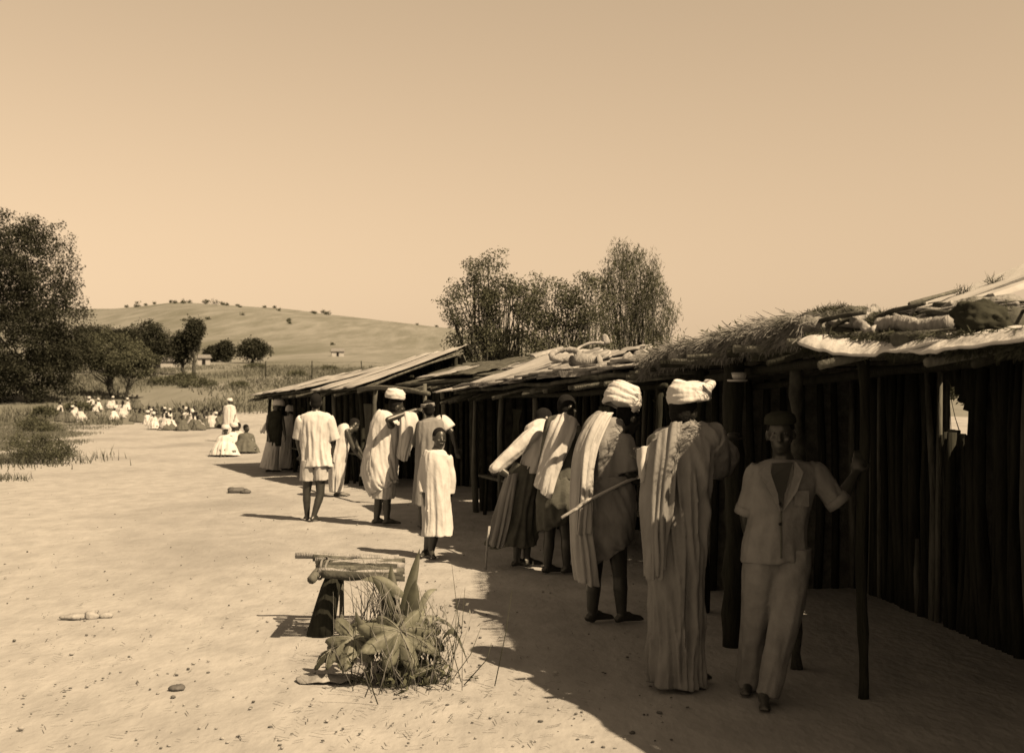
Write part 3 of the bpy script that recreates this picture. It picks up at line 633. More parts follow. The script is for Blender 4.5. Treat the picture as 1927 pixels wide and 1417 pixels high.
loft(mb, [f.R(1440, 1028, 70, .11), f.R(1436, 1060, 74, .12), f.R(1428, 1120, 66, .11, .04), f.R(1420, 1190, 54, .085, .09), f.R(1413, 1245, 50, .082, .16), f.R(1409, 1285, 50, .085, .21)], 60, 50, (.01, .05), (4, 6), 6, .012, hemz=.01)
loft(mb, [f.R(1488, 1028, 74, .115), f.R(1486, 1062, 76, .12), f.R(1482, 1120, 68, .105, -.05), f.R(1473, 1185, 54, .085, -.1), f.R(1458, 1250, 46, .078, -.1), f.R(1444, 1308, 44, .078, -.1)], 60, 50, (.01, .05), (4, 6), 7, .012, hemz=.01)
garment(f, 'trousers', 'tan', mb, fuse=.008)

# --- 2 tall robed man with flat wide turban
f = Fig(1270, 1290, 'tall man in long pale robe and broad turban seen from behind')
J = std(f, head=(1287, 772), neck=(1281, 806), chest=(1281, 880), pelvis=(1276, 1040), shL=(1234, 832), shR=(1333, 822), elL=(1222, 905, .08), wrL=(1212, 868, .2), elR=(1352, 872, .2), wrR=(1372, 830, .42),
        hipL=(1258, 1060), hipR=(1298, 1060), knL=(1256, 1170), knR=(1302, 1170), anL=(1252, 1280), anR=(1306, 1278))
body(f, J, (.55, .8, .0), 1.0, .01); hair(f)
turban(f, f.L(1296, 738, 0), .112, .12, (-.1, 0), 3, tail=[f.L(1318, 735, -.04), f.L(1334, 728, 0), f.L(1340, 722, .05), f.L(1326, 718, .08)])
mb = MB()
loft(mb, [f.R(1282, 790, 34, .06), f.R(1284, 800, 60, .085), f.R(1284, 812, 104, .1), f.R(1283, 838, 124, .14), f.R(1281, 900, 116, .16), f.R(1278, 1000, 106, .17), f.R(1275, 1100, 100, .165), f.R(1272, 1200, 100, .165), f.R(1270, 1284, 108, .175)], 120, 90, (.0, .11), (9, 5, 14), 12, .016, hemz=.03, twist=.9, power=.8, slant=(-.01, 0))
sleeve(mb, [J['shR'], J['shR'].lerp(J['elR'], .6), J['elR'], J['elR'].lerp(J['wrR'], .5)], .1, .1, 13, .016)
garment(f, 'robe', 'greycloth', mb, fuse=.0085)
mb = drape([[f.L(1284, 792, -.10), f.L(1262, 800, -.125), f.L(1236, 822, -.10), f.L(1222, 840, .0)], [f.L(1280, 835, -.165), f.L(1258, 850, -.19), f.L(1230, 865, -.15), f.L(1212, 880, -.02)], [f.L(1268, 900, -.185), f.L(1250, 910, -.215), f.L(1226, 920, -.17), f.L(1208, 925, -.03)],
            [f.L(1258, 980, -.18), f.L(1243, 985, -.22), f.L(1224, 985, -.2), f.L(1212, 975, -.06)], [f.L(1250, 1035, -.18), f.L(1240, 1040, -.22), f.L(1226, 1040, -.22), f.L(1216, 1035, -.1)], [f.L(1246, 1075, -.18), f.L(1238, 1085, -.21), f.L(1228, 1092, -.22), f.L(1217, 1085, -.12)]], amp=.022, k=4, seed=4, rag=.04)
garment(f, 'shawl', 'greycloth', mb)
mb = drape([[f.L(1225, 836, -.06), f.L(1212, 842, -.06), f.L(1202, 845, .0)], [f.L(1226, 870, -.08), f.L(1213, 872, -.1), f.L(1204, 872, -.02)], [f.L(1222, 905, -.07), f.L(1214, 908, -.09), f.L(1207, 900, -.03)]], nu=16, nv=20, amp=.02, k=2, seed=8); garment(f, 'cloth_end', 'cloth', mb)

# --- 3 turbaned man holding a stick under his arm
f = Fig(1140, 1172, 'turbaned man with shawl over his back holding a pale stick behind him')
J = std(f, head=(1184, 786, .05), neck=(1160, 812), chest=(1145, 865), pelvis=(1140, 985), shL=(1110, 835, .1), shR=(1170, 832, -.08), elR=(1182, 890, -.12), wrR=(1200, 908, -.06), elL=(1170, 895, .28), wrL=(1215, 905, .3),
        hipL=(1122, 1000, .05), hipR=(1160, 1000, -.03), knL=(1118, 1085, .05), knR=(1166, 1082), anL=(1114, 1163, .05), anR=(1170, 1160))
body(f, J, (.85, .5, -.12), 1.0, .01, hd={'R': (V(1, .1, .1), V(0, .4, -1))}); hair(f)
turban(f, f.L(1174, 744, .02), .122, .185, (.05, 0), 9, tail=[f.L(1200, 752, -.06), f.L(1199, 766, -.09), f.L(1190, 775, -.09)])
mb = MB()
loft(mb, [f.R(1160, 786, 26, .06), f.R(1157, 793, 52, .09), f.R(1148, 804, 88, .12), f.R(1142, 830, 98, .16), f.R(1140, 875, 92, .165), f.R(1142, 920, 86, .16)], 80, 44, (.01, .05), (6, 9), 21, .014)
sleeve(mb, [J['shR'], J['shR'].lerp(J['elR'], .6), J['elR']], .09, .085, 22, .012)
garment(f, 'shirt', 'greycloth', mb, fuse=.009)
mb = MB(); loft(mb, [f.R(1146, 896, 84, .165), f.R(1148, 930, 90, .19), f.R(1148, 980, 92, .2), f.R(1146, 1020, 86, .19), f.R(1144, 1046, 80, .185)], 96, 50, (.03, .06), (5, 8, 13), 23, .014, twist=2.2, slant=(.12, .03), hemz=.04)
garment(f, 'waist_wrap', 'greycloth', mb)
mb = drape([[f.L(1152, 778, -.05), f.L(1138, 776, -.12), f.L(1124, 782, -.10), f.L(1112, 792, 0)], [f.L(1138, 800, -.17), f.L(1122, 806, -.21), f.L(1104, 814, -.17), f.L(1092, 822, -.02)], [f.L(1118, 850, -.22), f.L(1105, 855, -.25), f.L(1090, 860, -.2), f.L(1080, 865, -.05)], [f.L(1110, 920, -.24), f.L(1098, 922, -.28), f.L(1086, 922, -.24), f.L(1077, 920, -.1)],
            [f.L(1110, 990, -.24), f.L(1098, 992, -.28), f.L(1086, 990, -.26), f.L(1078, 988, -.12)], [f.L(1118, 1050, -.22), f.L(1106, 1050, -.27), f.L(1090, 1050, -.25), f.L(1081, 1048, -.13)], [f.L(1122, 1102, -.2), f.L(1110, 1102, -.26), f.L(1096, 1096, -.25), f.L(1086, 1090, -.14)]], amp=.022, k=3, seed=14, nv=80, rag=.03)
garment(f, 'shawl', 'cloth', mb)
mb = drape([[f.L(1150, 780, -.06), f.L(1140, 779, -.13), f.L(1128, 784, -.12)], [f.L(1124, 840, -.22), f.L(1112, 845, -.26), f.L(1098, 850, -.23)], [f.L(1112, 930, -.26), f.L(1102, 932, -.31), f.L(1090, 930, -.29)], [f.L(1108, 1003, -.26), f.L(1098, 1006, -.31), f.L(1084, 1004, -.29)]], amp=.02, k=2, seed=15, rag=.01)
garment(f, 'shawl_fold', 'cloth', mb)
st = MB(); a = [f.L(1057, 974, -.42), f.L(1085, 957, -.36), f.L(1095, 948, -.34), f.L(1140, 925, -.26), f.L(1180, 905, -.16), f.L(1225, 890, -.02)]; base = a[0].copy()
st.tube([p-base for p in a], [.012, .0135, .014, .013, .013, .011], 10); o = st.build('walking_stick', 'sunlitwood'); o.location = f.root.location+base; tag(o, 'pale crooked walking stick held under the arm of the turbaned man', 'stick')

# --- 4 bareheaded man with a white cloth thrown over the shoulder
f = Fig(1050, 1080, 'bareheaded man leaning to the stall with white cloth over his shoulder')
J = std(f, head=(1068, 766, .12), neck=(1060, 795, .05), chest=(1052, 850), pelvis=(1046, 935), shL=(1036, 815, .14), shR=(1082, 812, -.06), elR=(1100, 850, -.02), wrR=(1122, 858, .15), elL=(1066, 860, .3), wrL=(1100, 868, .38),
        hipL=(1036, 950, .04), hipR=(1062, 950, -.04), knL=(1034, 1010, .05), knR=(1066, 1012), anL=(1030, 1072, .05), anR=(1066, 1070))
body(f, J, (.85, .45, -.25), .98, .012); hair(f)
mb = MB(); loft(mb, [f.R(1060, 782, 20, .06, .05), f.R(1060, 788, 44, .09, .04), f.R(1058, 800, 66, .12, .02), f.R(1054, 840, 70, .15), f.R(1050, 900, 68, .15)], 60, 36, (.01, .05), (5, 8), 31, .012); sleeve(mb, [J['shR'], J['shR'].lerp(J['elR'], .8)], .08, .08, 33); garment(f, 'shirt', 'midcloth', mb, fuse=.01)
mb = MB(); loft(mb, [f.R(1047, 890, 66, .16), f.R(1047, 930, 72, .18), f.R(1045, 970, 68, .18), f.R(1046, 988, 64, .17)], 72, 36, (.02, .07), (6, 9), 32, .012, slant=(.05, 0), hemz=.03); garment(f, 'waist_wrap', 'midcloth', mb)
mb = drape([[f.L(1090, 800, -.03), f.L(1076, 784, -.08), f.L(1058, 779, -.08), f.L(1044, 786, 0)], [f.L(1084, 815, -.15), f.L(1070, 812, -.2), f.L(1048, 808, -.19), f.L(1034, 805, -.06)], [f.L(1068, 850, -.2), f.L(1054, 850, -.24), f.L(1036, 848, -.22), f.L(1022, 846, -.08)], [f.L(1050, 895, -.2), f.L(1040, 897, -.24), f.L(1024, 895, -.23), f.L(1012, 892, -.1)], [f.L(1038, 930, -.2), f.L(1030, 936, -.24), f.L(1018, 926, -.23), f.L(1008, 912, -.12)]], amp=.018, k=3, seed=33, rag=.02); garment(f, 'shoulder_cloth', 'white', mb)

# --- 5 stooping person in a white shirt, hand on hip
f = Fig(980, 1066, 'stooping person in white shirt and dark wrap with hand on hip')
J = std(f, head=(1024, 790, .2), neck=(1014, 810, .12), chest=(1008, 848, .03), pelvis=(988, 905), shL=(1030, 815, .2), shR=(1003, 815, -.08), elR=(936, 880, -.16), wrR=(972, 905, -.16), elL=(1050, 860, .3), wrL=(1075, 880, .35),
        hipL=(994, 925, .06), hipR=(978, 925, -.05), knL=(992, 995, .08), knR=(976, 995, -.03), anL=(990, 1060, .05), anR=(972, 1058, -.03))
body(f, J, (.85, .4, -.5), .96, .012, hd={'R': (V(.8, .1, -.3), V(0, 1, 0))}); hair(f)
mb = MB(); loft(mb, [f.R(1018, 796, 18, .06, .12), f.R(1018, 800, 46, .1, .1), f.R(1018, 810, 60, .15, .07), f.R(1014, 840, 58, .17, .03), f.R(1006, 872, 52, .16), f.R(1000, 888, 50, .16)], 64, 40, (.01, .07), (5, 8), 41, .014, slant=(.04, 0))
sleeve(mb, [J['shR']+V(.02, 0, 0), J['shR'].lerp(J['elR'], .5), J['elR'], J['elR']+V(-.02, 0, -.03)], .085, .062, 42, .014, .08); garment(f, 'shirt', 'white', mb, fuse=.01)
mb = MB(); loft(mb, [f.R(992, 876, 50, .15), f.R(986, 900, 62, .17), f.R(975, 950, 72, .19), f.R(966, 1000, 84, .21), f.R(962, 1026, 88, .22)], 90, 48, (.02, .10), (6, 4, 11), 43, .012, hemz=.03, slant=(.04, 0)); garment(f, 'waist_wrap', 'midcloth', mb)
mb = drape([[f.L(975, 890, -.19), f.L(962, 892, -.2), f.L(952, 900, -.12)], [f.L(965, 950, -.23), f.L(948, 950, -.24), f.L(936, 952, -.16)], [f.L(955, 1000, -.24), f.L(938, 1000, -.25), f.L(924, 998, -.18)], [f.L(948, 1030, -.24), f.L(932, 1030, -.25), f.L(918, 1022, -.2)]], amp=.018, k=3, seed=44); garment(f, 'wrap_end', 'greycloth', mb)
mb = MB(); a = [f.L(921, 990, -.25), f.L(917, 1020, -.22), f.L(914, 1063, -.2)]; a[2].z = 0.0; mb.tube([p-a[2] for p in a], [.012, .012, .01], 8); o = mb.build('walking_stick', 'palewood'); o.location = f.root.location+a[2]; tag(o, 'short upright stick standing beside the stooping person in white shirt', 'stick')

# --- 6 girl in a long white dress
f = Fig(815, 1048, 'child in long white dress standing in the road, smiling at the camera')
J = std(f, head=(827, 824), neck=(822, 849), chest=(820, 885), pelvis=(822, 945), shL=(802, 862, .02), shR=(840, 862, .02), elL=(795, 902, .02), wrL=(799, 936, -.04), elR=(849, 900, .05), wrR=(846, 938, .06),
        hipL=(814, 955), hipR=(832, 955), knL=(809, 1000, .02), knR=(818, 1000, -.03), anL=(802, 1040, .05), anR=(811, 1040, -.03))
J['toL'] = J['anL']+V(-.05, -.13, 0); J['toR'] = J['anR']+V(.04, -.14, 0)
body(f, J, (.4, -.9, -.02), .9, .010, hd={'L': (V(.0, -.1, -1), V(1, .3, 0)), 'R': (V(-.1, 0, -1), V(-1, .2, 0))}); hair(f, False); eyes(f)
h = f.J['head']; mb = MB(); mb.ell(h+f.f*.091*.9-f.up*.058*.9, (.02, .006, .005), up=f.up, side=f.side, nu=10, nv=6); mb.build('teeth', 'eye', f.root)
mb = MB(); loft(mb, [f.R(822, 845, 15, .05), f.R(822, 849, 36, .07), f.R(821, 855, 50, .09), f.R(820, 873, 49, .115), f.R(820, 910, 48, .12), f.R(822, 960, 54, .15), f.R(822, 1008, 56, .165)], 90, 64, (.01, .085), (6, 4, 10), 51, .010, hemz=.02)
sleeve(mb, [J['shL'], J['shL'].lerp(J['elL'], .5), J['elL'], J['elL'].lerp(J['wrL'], .75)], .062, .055, 52, .01)
sleeve(mb, [J['shR'], J['shR'].lerp(J['elR'], .5), J['elR'], J['elR'].lerp(J['wrR'], .75)], .062, .055, 53, .01)
garment(f, 'dress', 'white', mb, .006, fuse=.009)

# --- 7 person behind the child with one arm stretched out
f = Fig(797, 995, 'bareheaded person in grey gown with bare arm lowered, partly behind the child')
J = std(f, head=(806, 770), neck=(812, 792), chest=(812, 825), pelvis=(805, 890), shL=(790, 800, .05), shR=(836, 797, .03), elL=(780, 835, .15), wrL=(800, 850, .3), elR=(852, 815, .0), wrR=(858, 842, .02),
        hipL=(797, 900), hipR=(815, 900), knL=(795, 945), knR=(815, 945), anL=(793, 988), anR=(815, 988))
body(f, J, (-.2, .95, 0), .98, .013); hair(f)
mb = MB(); h = f.J['head']; mb.tube([h+f.up*.03, h+f.up*.032, h+f.up*.075, h+f.up*.078], [.07, .094, .088, .06], 22, .01, 1.15, f.side); garment(f, 'headband', 'greycloth', mb, .004)
mb = MB(); loft(mb, [f.R(812, 786, 12, .05), f.R(812, 790, 36, .08), f.R(812, 797, 54, .1), f.R(810, 830, 52, .13), f.R(804, 890, 44, .15), f.R(796, 952, 40, .15)], 70, 50, (.01, .08), (6, 9), 61, .012); garment(f, 'gown', 'greycloth', mb)
mb = MB(); sleeve(mb, [J['shR']+V(-.05, 0, .01), J['shR'], J['shR'].lerp(J['elR'], .6)], .095, .09, 62); garment(f, 'sleeve', 'white', mb)

# --- 8 turbaned man in full white drapery with raised forearm
f = Fig(720, 987, 'turbaned man in full white drapery raising his forearm to the stall')
J = std(f, head=(747, 765), neck=(736, 786), chest=(730, 825), pelvis=(724, 890), shL=(722, 795, .15), shR=(736, 800, -.14), elL=(760, 800, .3), wrL=(786, 776, .25), elR=(742, 788, -.3), wrR=(783, 771, -.12),
        hipL=(716, 900, .08), hipR=(730, 900, -.05), knL=(712, 945, .05), knR=(728, 945), anL=(708, 980, .05), anR=(728, 978))
J['elR'] = f.L(730, 790, -.36)
body(f, J, (.9, .25, .02), 1.0, .012, hd={'R': (V(1, .1, .1), V(0, .2, -1))}); hair(f)
turban(f, f.L(744, 741), .112, .125, (0, 0), 61, vox=.01)
mb = MB(); loft(mb, [f.R(735, 776, 10, .05), f.R(733, 780, 34, .1), f.R(728, 792, 52, .15), f.R(722, 830, 58, .17), f.R(716, 870, 64, .19), f.R(718, 905, 62, .19), f.R(722, 918, 56, .18)], 100, 60, (.01, .09), (7, 5, 12), 71, .014, twist=1.5, slant=(.02, .0), hemz=.04); garment(f, 'draped_robe', 'white', mb)
mb = MB(); loft(mb, [f.R(722, 900, 40, .16), f.R(722, 920, 42, .165), f.R(722, 937, 40, .165)], 60, 20, (.02, .05), (7, 9), 72, .008); garment(f, 'underskirt', 'cloth', mb)
mb = drape([[f.L(750, 778, -.26), f.L(766, 774, -.24), f.L(784, 777, -.16)], [f.L(752, 800, -.27), f.L(768, 800, -.27), f.L(788, 797, -.18)], [f.L(750, 830, -.25), f.L(764, 835, -.26), f.L(780, 832, -.18)], [f.L(746, 860, -.22), f.L(757, 868, -.24), f.L(768, 866, -.2)]], amp=.022, k=3, seed=73); garment(f, 'hanging_sleeve', 'white', mb)
mb = drape([[f.L(722, 778, -.08), f.L(710, 785, -.02), f.L(704, 798, .12)], [f.L(705, 830, -.16), f.L(696, 835, -.06), f.L(690, 840, .1)], [f.L(698, 870, -.18), f.L(688, 872, -.06), f.L(682, 874, .1)], [f.L(698, 892, -.18), f.L(688, 896, -.06), f.L(678, 896, .1)]], amp=.02, k=2, seed=74); garment(f, 'shawl', 'cloth', mb)

# --- 9 man in shirt and shorts walking away
f = Fig(590, 980, 'barefoot man in loose white shirt and shorts walking away up the road')
J = std(f, head=(595, 757, .02), neck=(594, 778), chest=(593, 815), pelvis=(591, 872), shL=(569, 790), shR=(618, 790), elL=(561, 826, .05), wrL=(566, 855, .12), elR=(628, 828, .05), wrR=(622, 862, .08),
        hipL=(581, 882), hipR=(602, 882), knL=(577, 928, .02), knR=(603, 930, -.03), anL=(578, 970, .08), anR=(590, 972, -.06))
J['toL'] = J['anL']+V(-.05, .15, 0); J['toR'] = J['anR']+V(.06, .12, 0)
body(f, J, (.0, 1, 0), 1.0, .012); hair(f)
mb = MB(); loft(mb, [f.R(594, 773, 12, .06), f.R(594, 776, 34, .08), f.R(594, 783, 56, .105), f.R(593, 805, 59, .135), f.R(594, 845, 56, .14), f.R(596, 880, 60, .155)], 90, 56, (.01, .07), (7, 10), 81, .012, slant=(.0, .02), hemz=.02)
sleeve(mb, [J['shL'], J['shL'].lerp(J['elL'], .6), J['elL']], .085, .085, 82); sleeve(mb, [J['shR'], J['shR'].lerp(J['elR'], .6), J['elR']], .085, .09, 83); garment(f, 'shirt', 'white', mb, fuse=.01)
mb = MB(); loft(mb, [f.R(581, 866, 28, .12), f.R(580, 885, 29, .12), f.R(579, 904, 27, .12)], 44, 20, (.01, .05), (5, 7), 84, .008); loft(mb, [f.R(602, 866, 28, .12), f.R(603, 885, 28, .12), f.R(604, 903, 26, .12)], 44, 20, (.01, .05), (5, 7), 85, .008); garment(f, 'shorts', 'cloth', mb)

# --- 10 bending person beyond the walker
f = Fig(640, 934, 'person with striped white cloth on the back bending into the far stall')
J = std(f, head=(668, 800, .1), neck=(660, 808), chest=(646, 825), pelvis=(636, 862), shL=(660, 812, .18), shR=(652, 812, -.15), elL=(672, 840, .2), wrL=(684, 860, .2), elR=(666, 845, -.15), wrR=(680, 862, -.1),
        hipL=(638, 870, .08), hipR=(634, 870, -.08), knL=(640, 900, .06), knR=(634, 900, -.06), anL=(638, 928, .06), anR=(634, 928, -.06))
body(f, J, (.9, .2, -.5), 1.0, .016); hair(f)
mb = MB(); loft(mb, [f.R(656, 802, 10, .1), f.R(652, 806, 24, .17), f.R(644, 820, 30, .19), f.R(638, 850, 32, .2), f.R(634, 890, 28, .2), f.R(632, 925, 22, .17)], 60, 44, (.02, .1), (6, 9), 91, .014); garment(f, 'draped_robe', 'white', mb)

# --- 11, 12 two people far down the row
f = Fig(512, 889, 'person in dark jacket, white skirt and white turban at the last stalls')
J = std(f, head=(522, 762), neck=(519, 775), chest=(518, 795), pelvis=(514, 832), shL=(506, 783), shR=(530, 783), elL=(502, 803, -.05), wrL=(506, 822, -.15), elR=(534, 803), wrR=(536, 820), hipL=(508, 838), hipR=(520, 838), knL=(506, 862), knR=(518, 862), anL=(504, 884), anR=(516, 884))
body(f, J, (.8, .6, 0), 1.0, .018); turban(f, f.L(525, 757), .115, .13, (0, 0), 101, vox=.014)
mb = MB(); loft(mb, [f.R(519, 773, 10, .08), f.R(519, 777, 26, .12), f.R(518, 800, 27, .15), f.R(515, 838, 27, .15)], 50, 30, (.01, .04), (5, 7), 102, .01); garment(f, 'jacket', 'darkcloth', mb)
mb = MB(); loft(mb, [f.R(514, 832, 24, .15), f.R(510, 855, 28, .18), f.R(506, 882, 31, .2)], 60, 34, (.02, .09), (7, 10), 103, .01); garment(f, 'skirt', 'white', mb)
mb = drape([[f.L(500, 795, -.22), f.L(494, 798, -.2)], [f.L(500, 808, -.24), f.L(489, 808, -.22)], [f.L(498, 815, -.22), f.L(490, 815, -.2)]], nu=10, nv=10, amp=.02, k=1, seed=2); garment(f, 'cloth_bundle', 'white', mb)
f = Fig(541, 886, 'person all in white with round white turban at the last stalls')
J = std(f, head=(547, 773), neck=(545, 785), chest=(543, 802), pelvis=(540, 835), shL=(532, 790), shR=(555, 790), elL=(528, 808), wrL=(532, 822, .1), elR=(558, 808), wrR=(562, 820, .1), hipL=(535, 842), hipR=(546, 842), knL=(534, 864), knR=(546, 864), anL=(533, 882), anR=(545, 882))
body(f, J, (.8, .6, 0), .95, .018); turban(f, f.L(548, 768), .11, .14, (0, 0), 111, vox=.014)
mb = MB(); loft(mb, [f.R(544, 783, 10, .08), f.R(544, 786, 25, .12), f.R(542, 808, 27, .16), f.R(540, 818, 24, .15)], 50, 26, (.01, .04), (5, 7), 112, .01); sleeve(mb, [J['shL'], J['elL']], .09, .1, 2); garment(f, 'shirt', 'white', mb)
mb = MB(); loft(mb, [f.R(539, 814, 20, .14), f.R(537, 845, 27, .17), f.R(534, 880, 29, .19)], 60, 34, (.02, .09), (7, 10), 113, .01); garment(f, 'robe', 'white', mb)

# --- seated people
def seated(name_f, s=1.0, robe='white', head='turban', seed=0, faced=(.3, -1, 0), vox=.022):
    """sitting cross-legged; origin at ground"""
    f = name_f; J = dict(head=V(.02, -.03, .78), neck=V(0, 0, .62), chest=V(0, 0, .42), pelvis=V(0, .05, .14), shL=V(-.17, 0, .56), shR=V(.17, 0, .56), elL=V(-.24, -.1, .34), wrL=V(-.12, -.28, .25), elR=V(.24, -.1, .34), wrR=V(.12, -.28, .25),
             hipL=V(-.1, 0, .13), hipR=V(.1, 0, .13), knL=V(-.34, -.25, .14), knR=V(.34, -.25, .14), anL=V(.05, -.33, .06), anR=V(-.05, -.38, .06))
    body(f, J, faced, s, vox)
    if head == 'turban': turban(f, f.J['head']+V(0, 0, .09), .115, .13, (0, 0), seed, vox=.016)
    else: hair(f)
    mb = MB(); loft(mb, [(0, 0, .64, .04, .04), (0, 0, .61, .14, .09), (0, 0, .55, .23, .14), (0, -.02, .38, .27, .2), (0, -.08, .2, .36, .3), (0, -.1, .02, .44, .36)], 60, 34, (.02, .09), (7, 10), seed, .014); garment(f, 'robe', robe, mb)
def dup(root, loc, rz, label, group, scale=1.0, rep=None):
    r = root.copy(); COL.objects.link(r); r.location = loc; r.rotation_euler.z = rz; r.scale = (scale,)*3; r['label'] = label
    if group: r['group'] = group
    for ch in list(root.children):
        c = ch.copy(); COL.objects.link(c); c.parent = r
        if rep and ch.name.split('.')[0] in rep:
            c.data = rep[ch.name.split('.')[0]]
    return r
G1 = 'people sitting at the end of the stall row'
f = Fig(424, 858, 'seated person in white with turban at the end of the stalls', G1); seated(f, robe='white', seed=5); protoW = f.root
f = Fig(447, 846, 'seated bareheaded person in white at the end of the stalls', G1); seated(f, robe='cloth', head='hair', seed=7, faced=(-.5, -.8, 0)); protoH = f.root
f = Fig(463, 852, 'seated person in dark cloth beside the last stall', G1); seated(f, robe='midcloth', head='hair', seed=9, faced=(.8, -.3, 0)); protoD = f.root
dup(protoW, gpt(438, 38), .9, 'seated person in white with turban at the end of the stalls', G1)
# standing figure for the far crowd
f = Fig(432, 830, 'person in white standing behind the seated ones', None)
J = dict(head=V(0, 0, 1.6), neck=V(0, 0, 1.45), chest=V(0, 0, 1.2), pelvis=V(0, 0, .92), shL=V(-.18, 0, 1.38), shR=V(.18, 0, 1.38), elL=V(-.24, 0, 1.1), wrL=V(-.2, -.1, .88), elR=V(.24, 0, 1.1), wrR=V(.2, -.1, .88), hipL=V(-.1, 0, .86), hipR=V(.1, 0, .86), knL=V(-.11, -.02, .46), knR=V(.11, 0, .46), anL=V(-.11, .02, .07), anR=V(.12, 0, .07))
body(f, J, (.3, -1, 0), 1, .022); turban(f, V(0, 0, 1.68), .11, .12, (0, 0), 3, vox=.018)
mb = MB(); loft(mb, [(0, 0, 1.48, .05, .05), (0, 0, 1.44, .14, .09), (0, 0, 1.38, .23, .12), (0, 0, 1.1, .25, .16), (0, 0, .6, .24, .2), (0, 0, .2, .27, .23)], 60, 34, (.02, .1), (7, 10), 4, .014); garment(f, 'robe', 'white', mb); protoS = f.root
# far crowd on the market ground
rs = random.Random(21); GC = 'market crowd sitting beyond the end of the road'
labs = {0: 'tiny white-robed figure sitting on the far market ground', 1: 'tiny bareheaded figure in white sitting on the far market ground', 2: 'tiny dark-robed figure sitting on the far market ground', 3: 'tiny white-robed figure standing on the far market ground'}
protos = [protoW, protoH, protoD, protoS]
for i in range(88):
    if i < 60: px = 275+175*rs.random(); D = rs.uniform(62, 80)
    else: px = 110+165*rs.random(); D = rs.uniform(74, 88)
    k = rs.choices([0, 1, 2, 3], [.28, .28, .44, 0])[0]
    q = dup(protos[k], gpt(px, D), rs.uniform(-1.5, 1.5), labs[k], GC, 1); w_ = rs.uniform(.7, 1.05); q.scale = (w_, w_*rs.uniform(.85, 1.1), rs.uniform(.85, 1.15)); q.rotation_euler.y = rs.uniform(-.12, .12)
# ------------------------------------------------------------------ trees, shrubs, grass
def leaf_quads(C, n_each, sp, size, r, droop=0, aspect=.45):
    """n_each leaves around each centre; returns verts, faces"""
    C = np.asarray(C); n = len(C)*n_each; b_ = r.normal(0, 1, (n, 3)); b_ /= np.linalg.norm(b_, axis=1)[:, None]; P = np.repeat(C, n_each, 0)+b_*(r.random(n)**.45)[:, None]*1.55*np.asarray(sp)
    d = r.normal(0, 1, (n, 3)); d[:, 2] -= droop; d /= np.linalg.norm(d, axis=1)[:, None]
    e = np.cross(d, r.normal(0, 1, (n, 3))); e /= np.linalg.norm(e, axis=1)[:, None]
    L_ = (size*r.uniform(.6, 1.4, n))[:, None]; W_ = L_*aspect*.5
    v = np.stack([P, P+d*L_*.5+e*W_, P+d*L_, P+d*L_*.5-e*W_], 1).reshape(-1, 3)
    return v, np.arange(n*4).reshape(-1, 4)
def tree(name, label, base, blobs, D, nclump, n_each, leaf, sp, m='leafd', trunk_r=.12, seed=0, droop=.3, group=None, cat='tree', surf=.6, trunks=1, flat=.8, aspect=.45, branch=.5):
    """blobs in photo pixels at depth D: (px,py,rx,ry)"""
    r = np.random.default_rng(seed); root = empty(name, base, label, cat, group); B = Vector(base); k = D/F
    bl = [(Wp(a, b_, D)-B, rx*k, ry*k) for a, b_, rx, ry in blobs]; wts = np.array([q[1]*q[2] for q in bl]); wts = wts/wts.sum(); C = []
    for i in range(nclump):
        c, rx, rz = bl[r.choice(len(bl), p=wts)]; d = r.normal(0, 1, 3); d /= np.linalg.norm(d); q = r.random()**(1/3) if r.random() > surf else r.uniform(.8, 1.02)
        p = np.array(c)+d*q*np.array((rx, rx*flat, rz))*(1+.12*r.normal())
        if p[2] > .12: C.append(p)
    v, fc = leaf_quads(C, n_each, sp, leaf, r, droop, aspect)
    v[:, 2] = np.maximum(v[:, 2], .02)
    cr = np_mesh('crown', v, fc, m, root); mb = MB()
    top = sum((q[0]*w_ for q, w_ in zip(bl, wts)), V(0, 0, 0))
    for tnum in range(trunks):
        b0 = V(random.uniform(-1, 1)*trunk_r*2*(trunks > 1), 0, -.1); lean = top*.55+V(random.uniform(-.1, .1)*top.z, 0, 0)
        pts = [b0.lerp(lean, t)+V(random.uniform(-1, 1), random.uniform(-1, 1), 0)*trunk_r*.5*(t > 0) for t in np.linspace(0, 1, 6)]
        mb.tube(pts, [trunk_r*(1.25-.7*t) for t in np.linspace(0, 1, 6)], 9, .08)
        for q in C[::max(1, int(len(C)/(40*branch)))]:
            q = Vector(q); s = pts[random.choice((2, 3, 4, 5))]; dq = q-s; mid = s+V(dq.x*.6+random.uniform(-.1, .1)*dq.length, dq.y*.6, dq.z*.42)
            mb.tube([s, s.lerp(mid, .55)+V(random.uniform(-.06, .06), 0, random.uniform(0, .06))*dq.length, mid, q], [trunk_r*.3, trunk_r*.22, trunk_r*.15, trunk_r*.05], 5)
    mb.build('trunk', 'treebark', root); return root
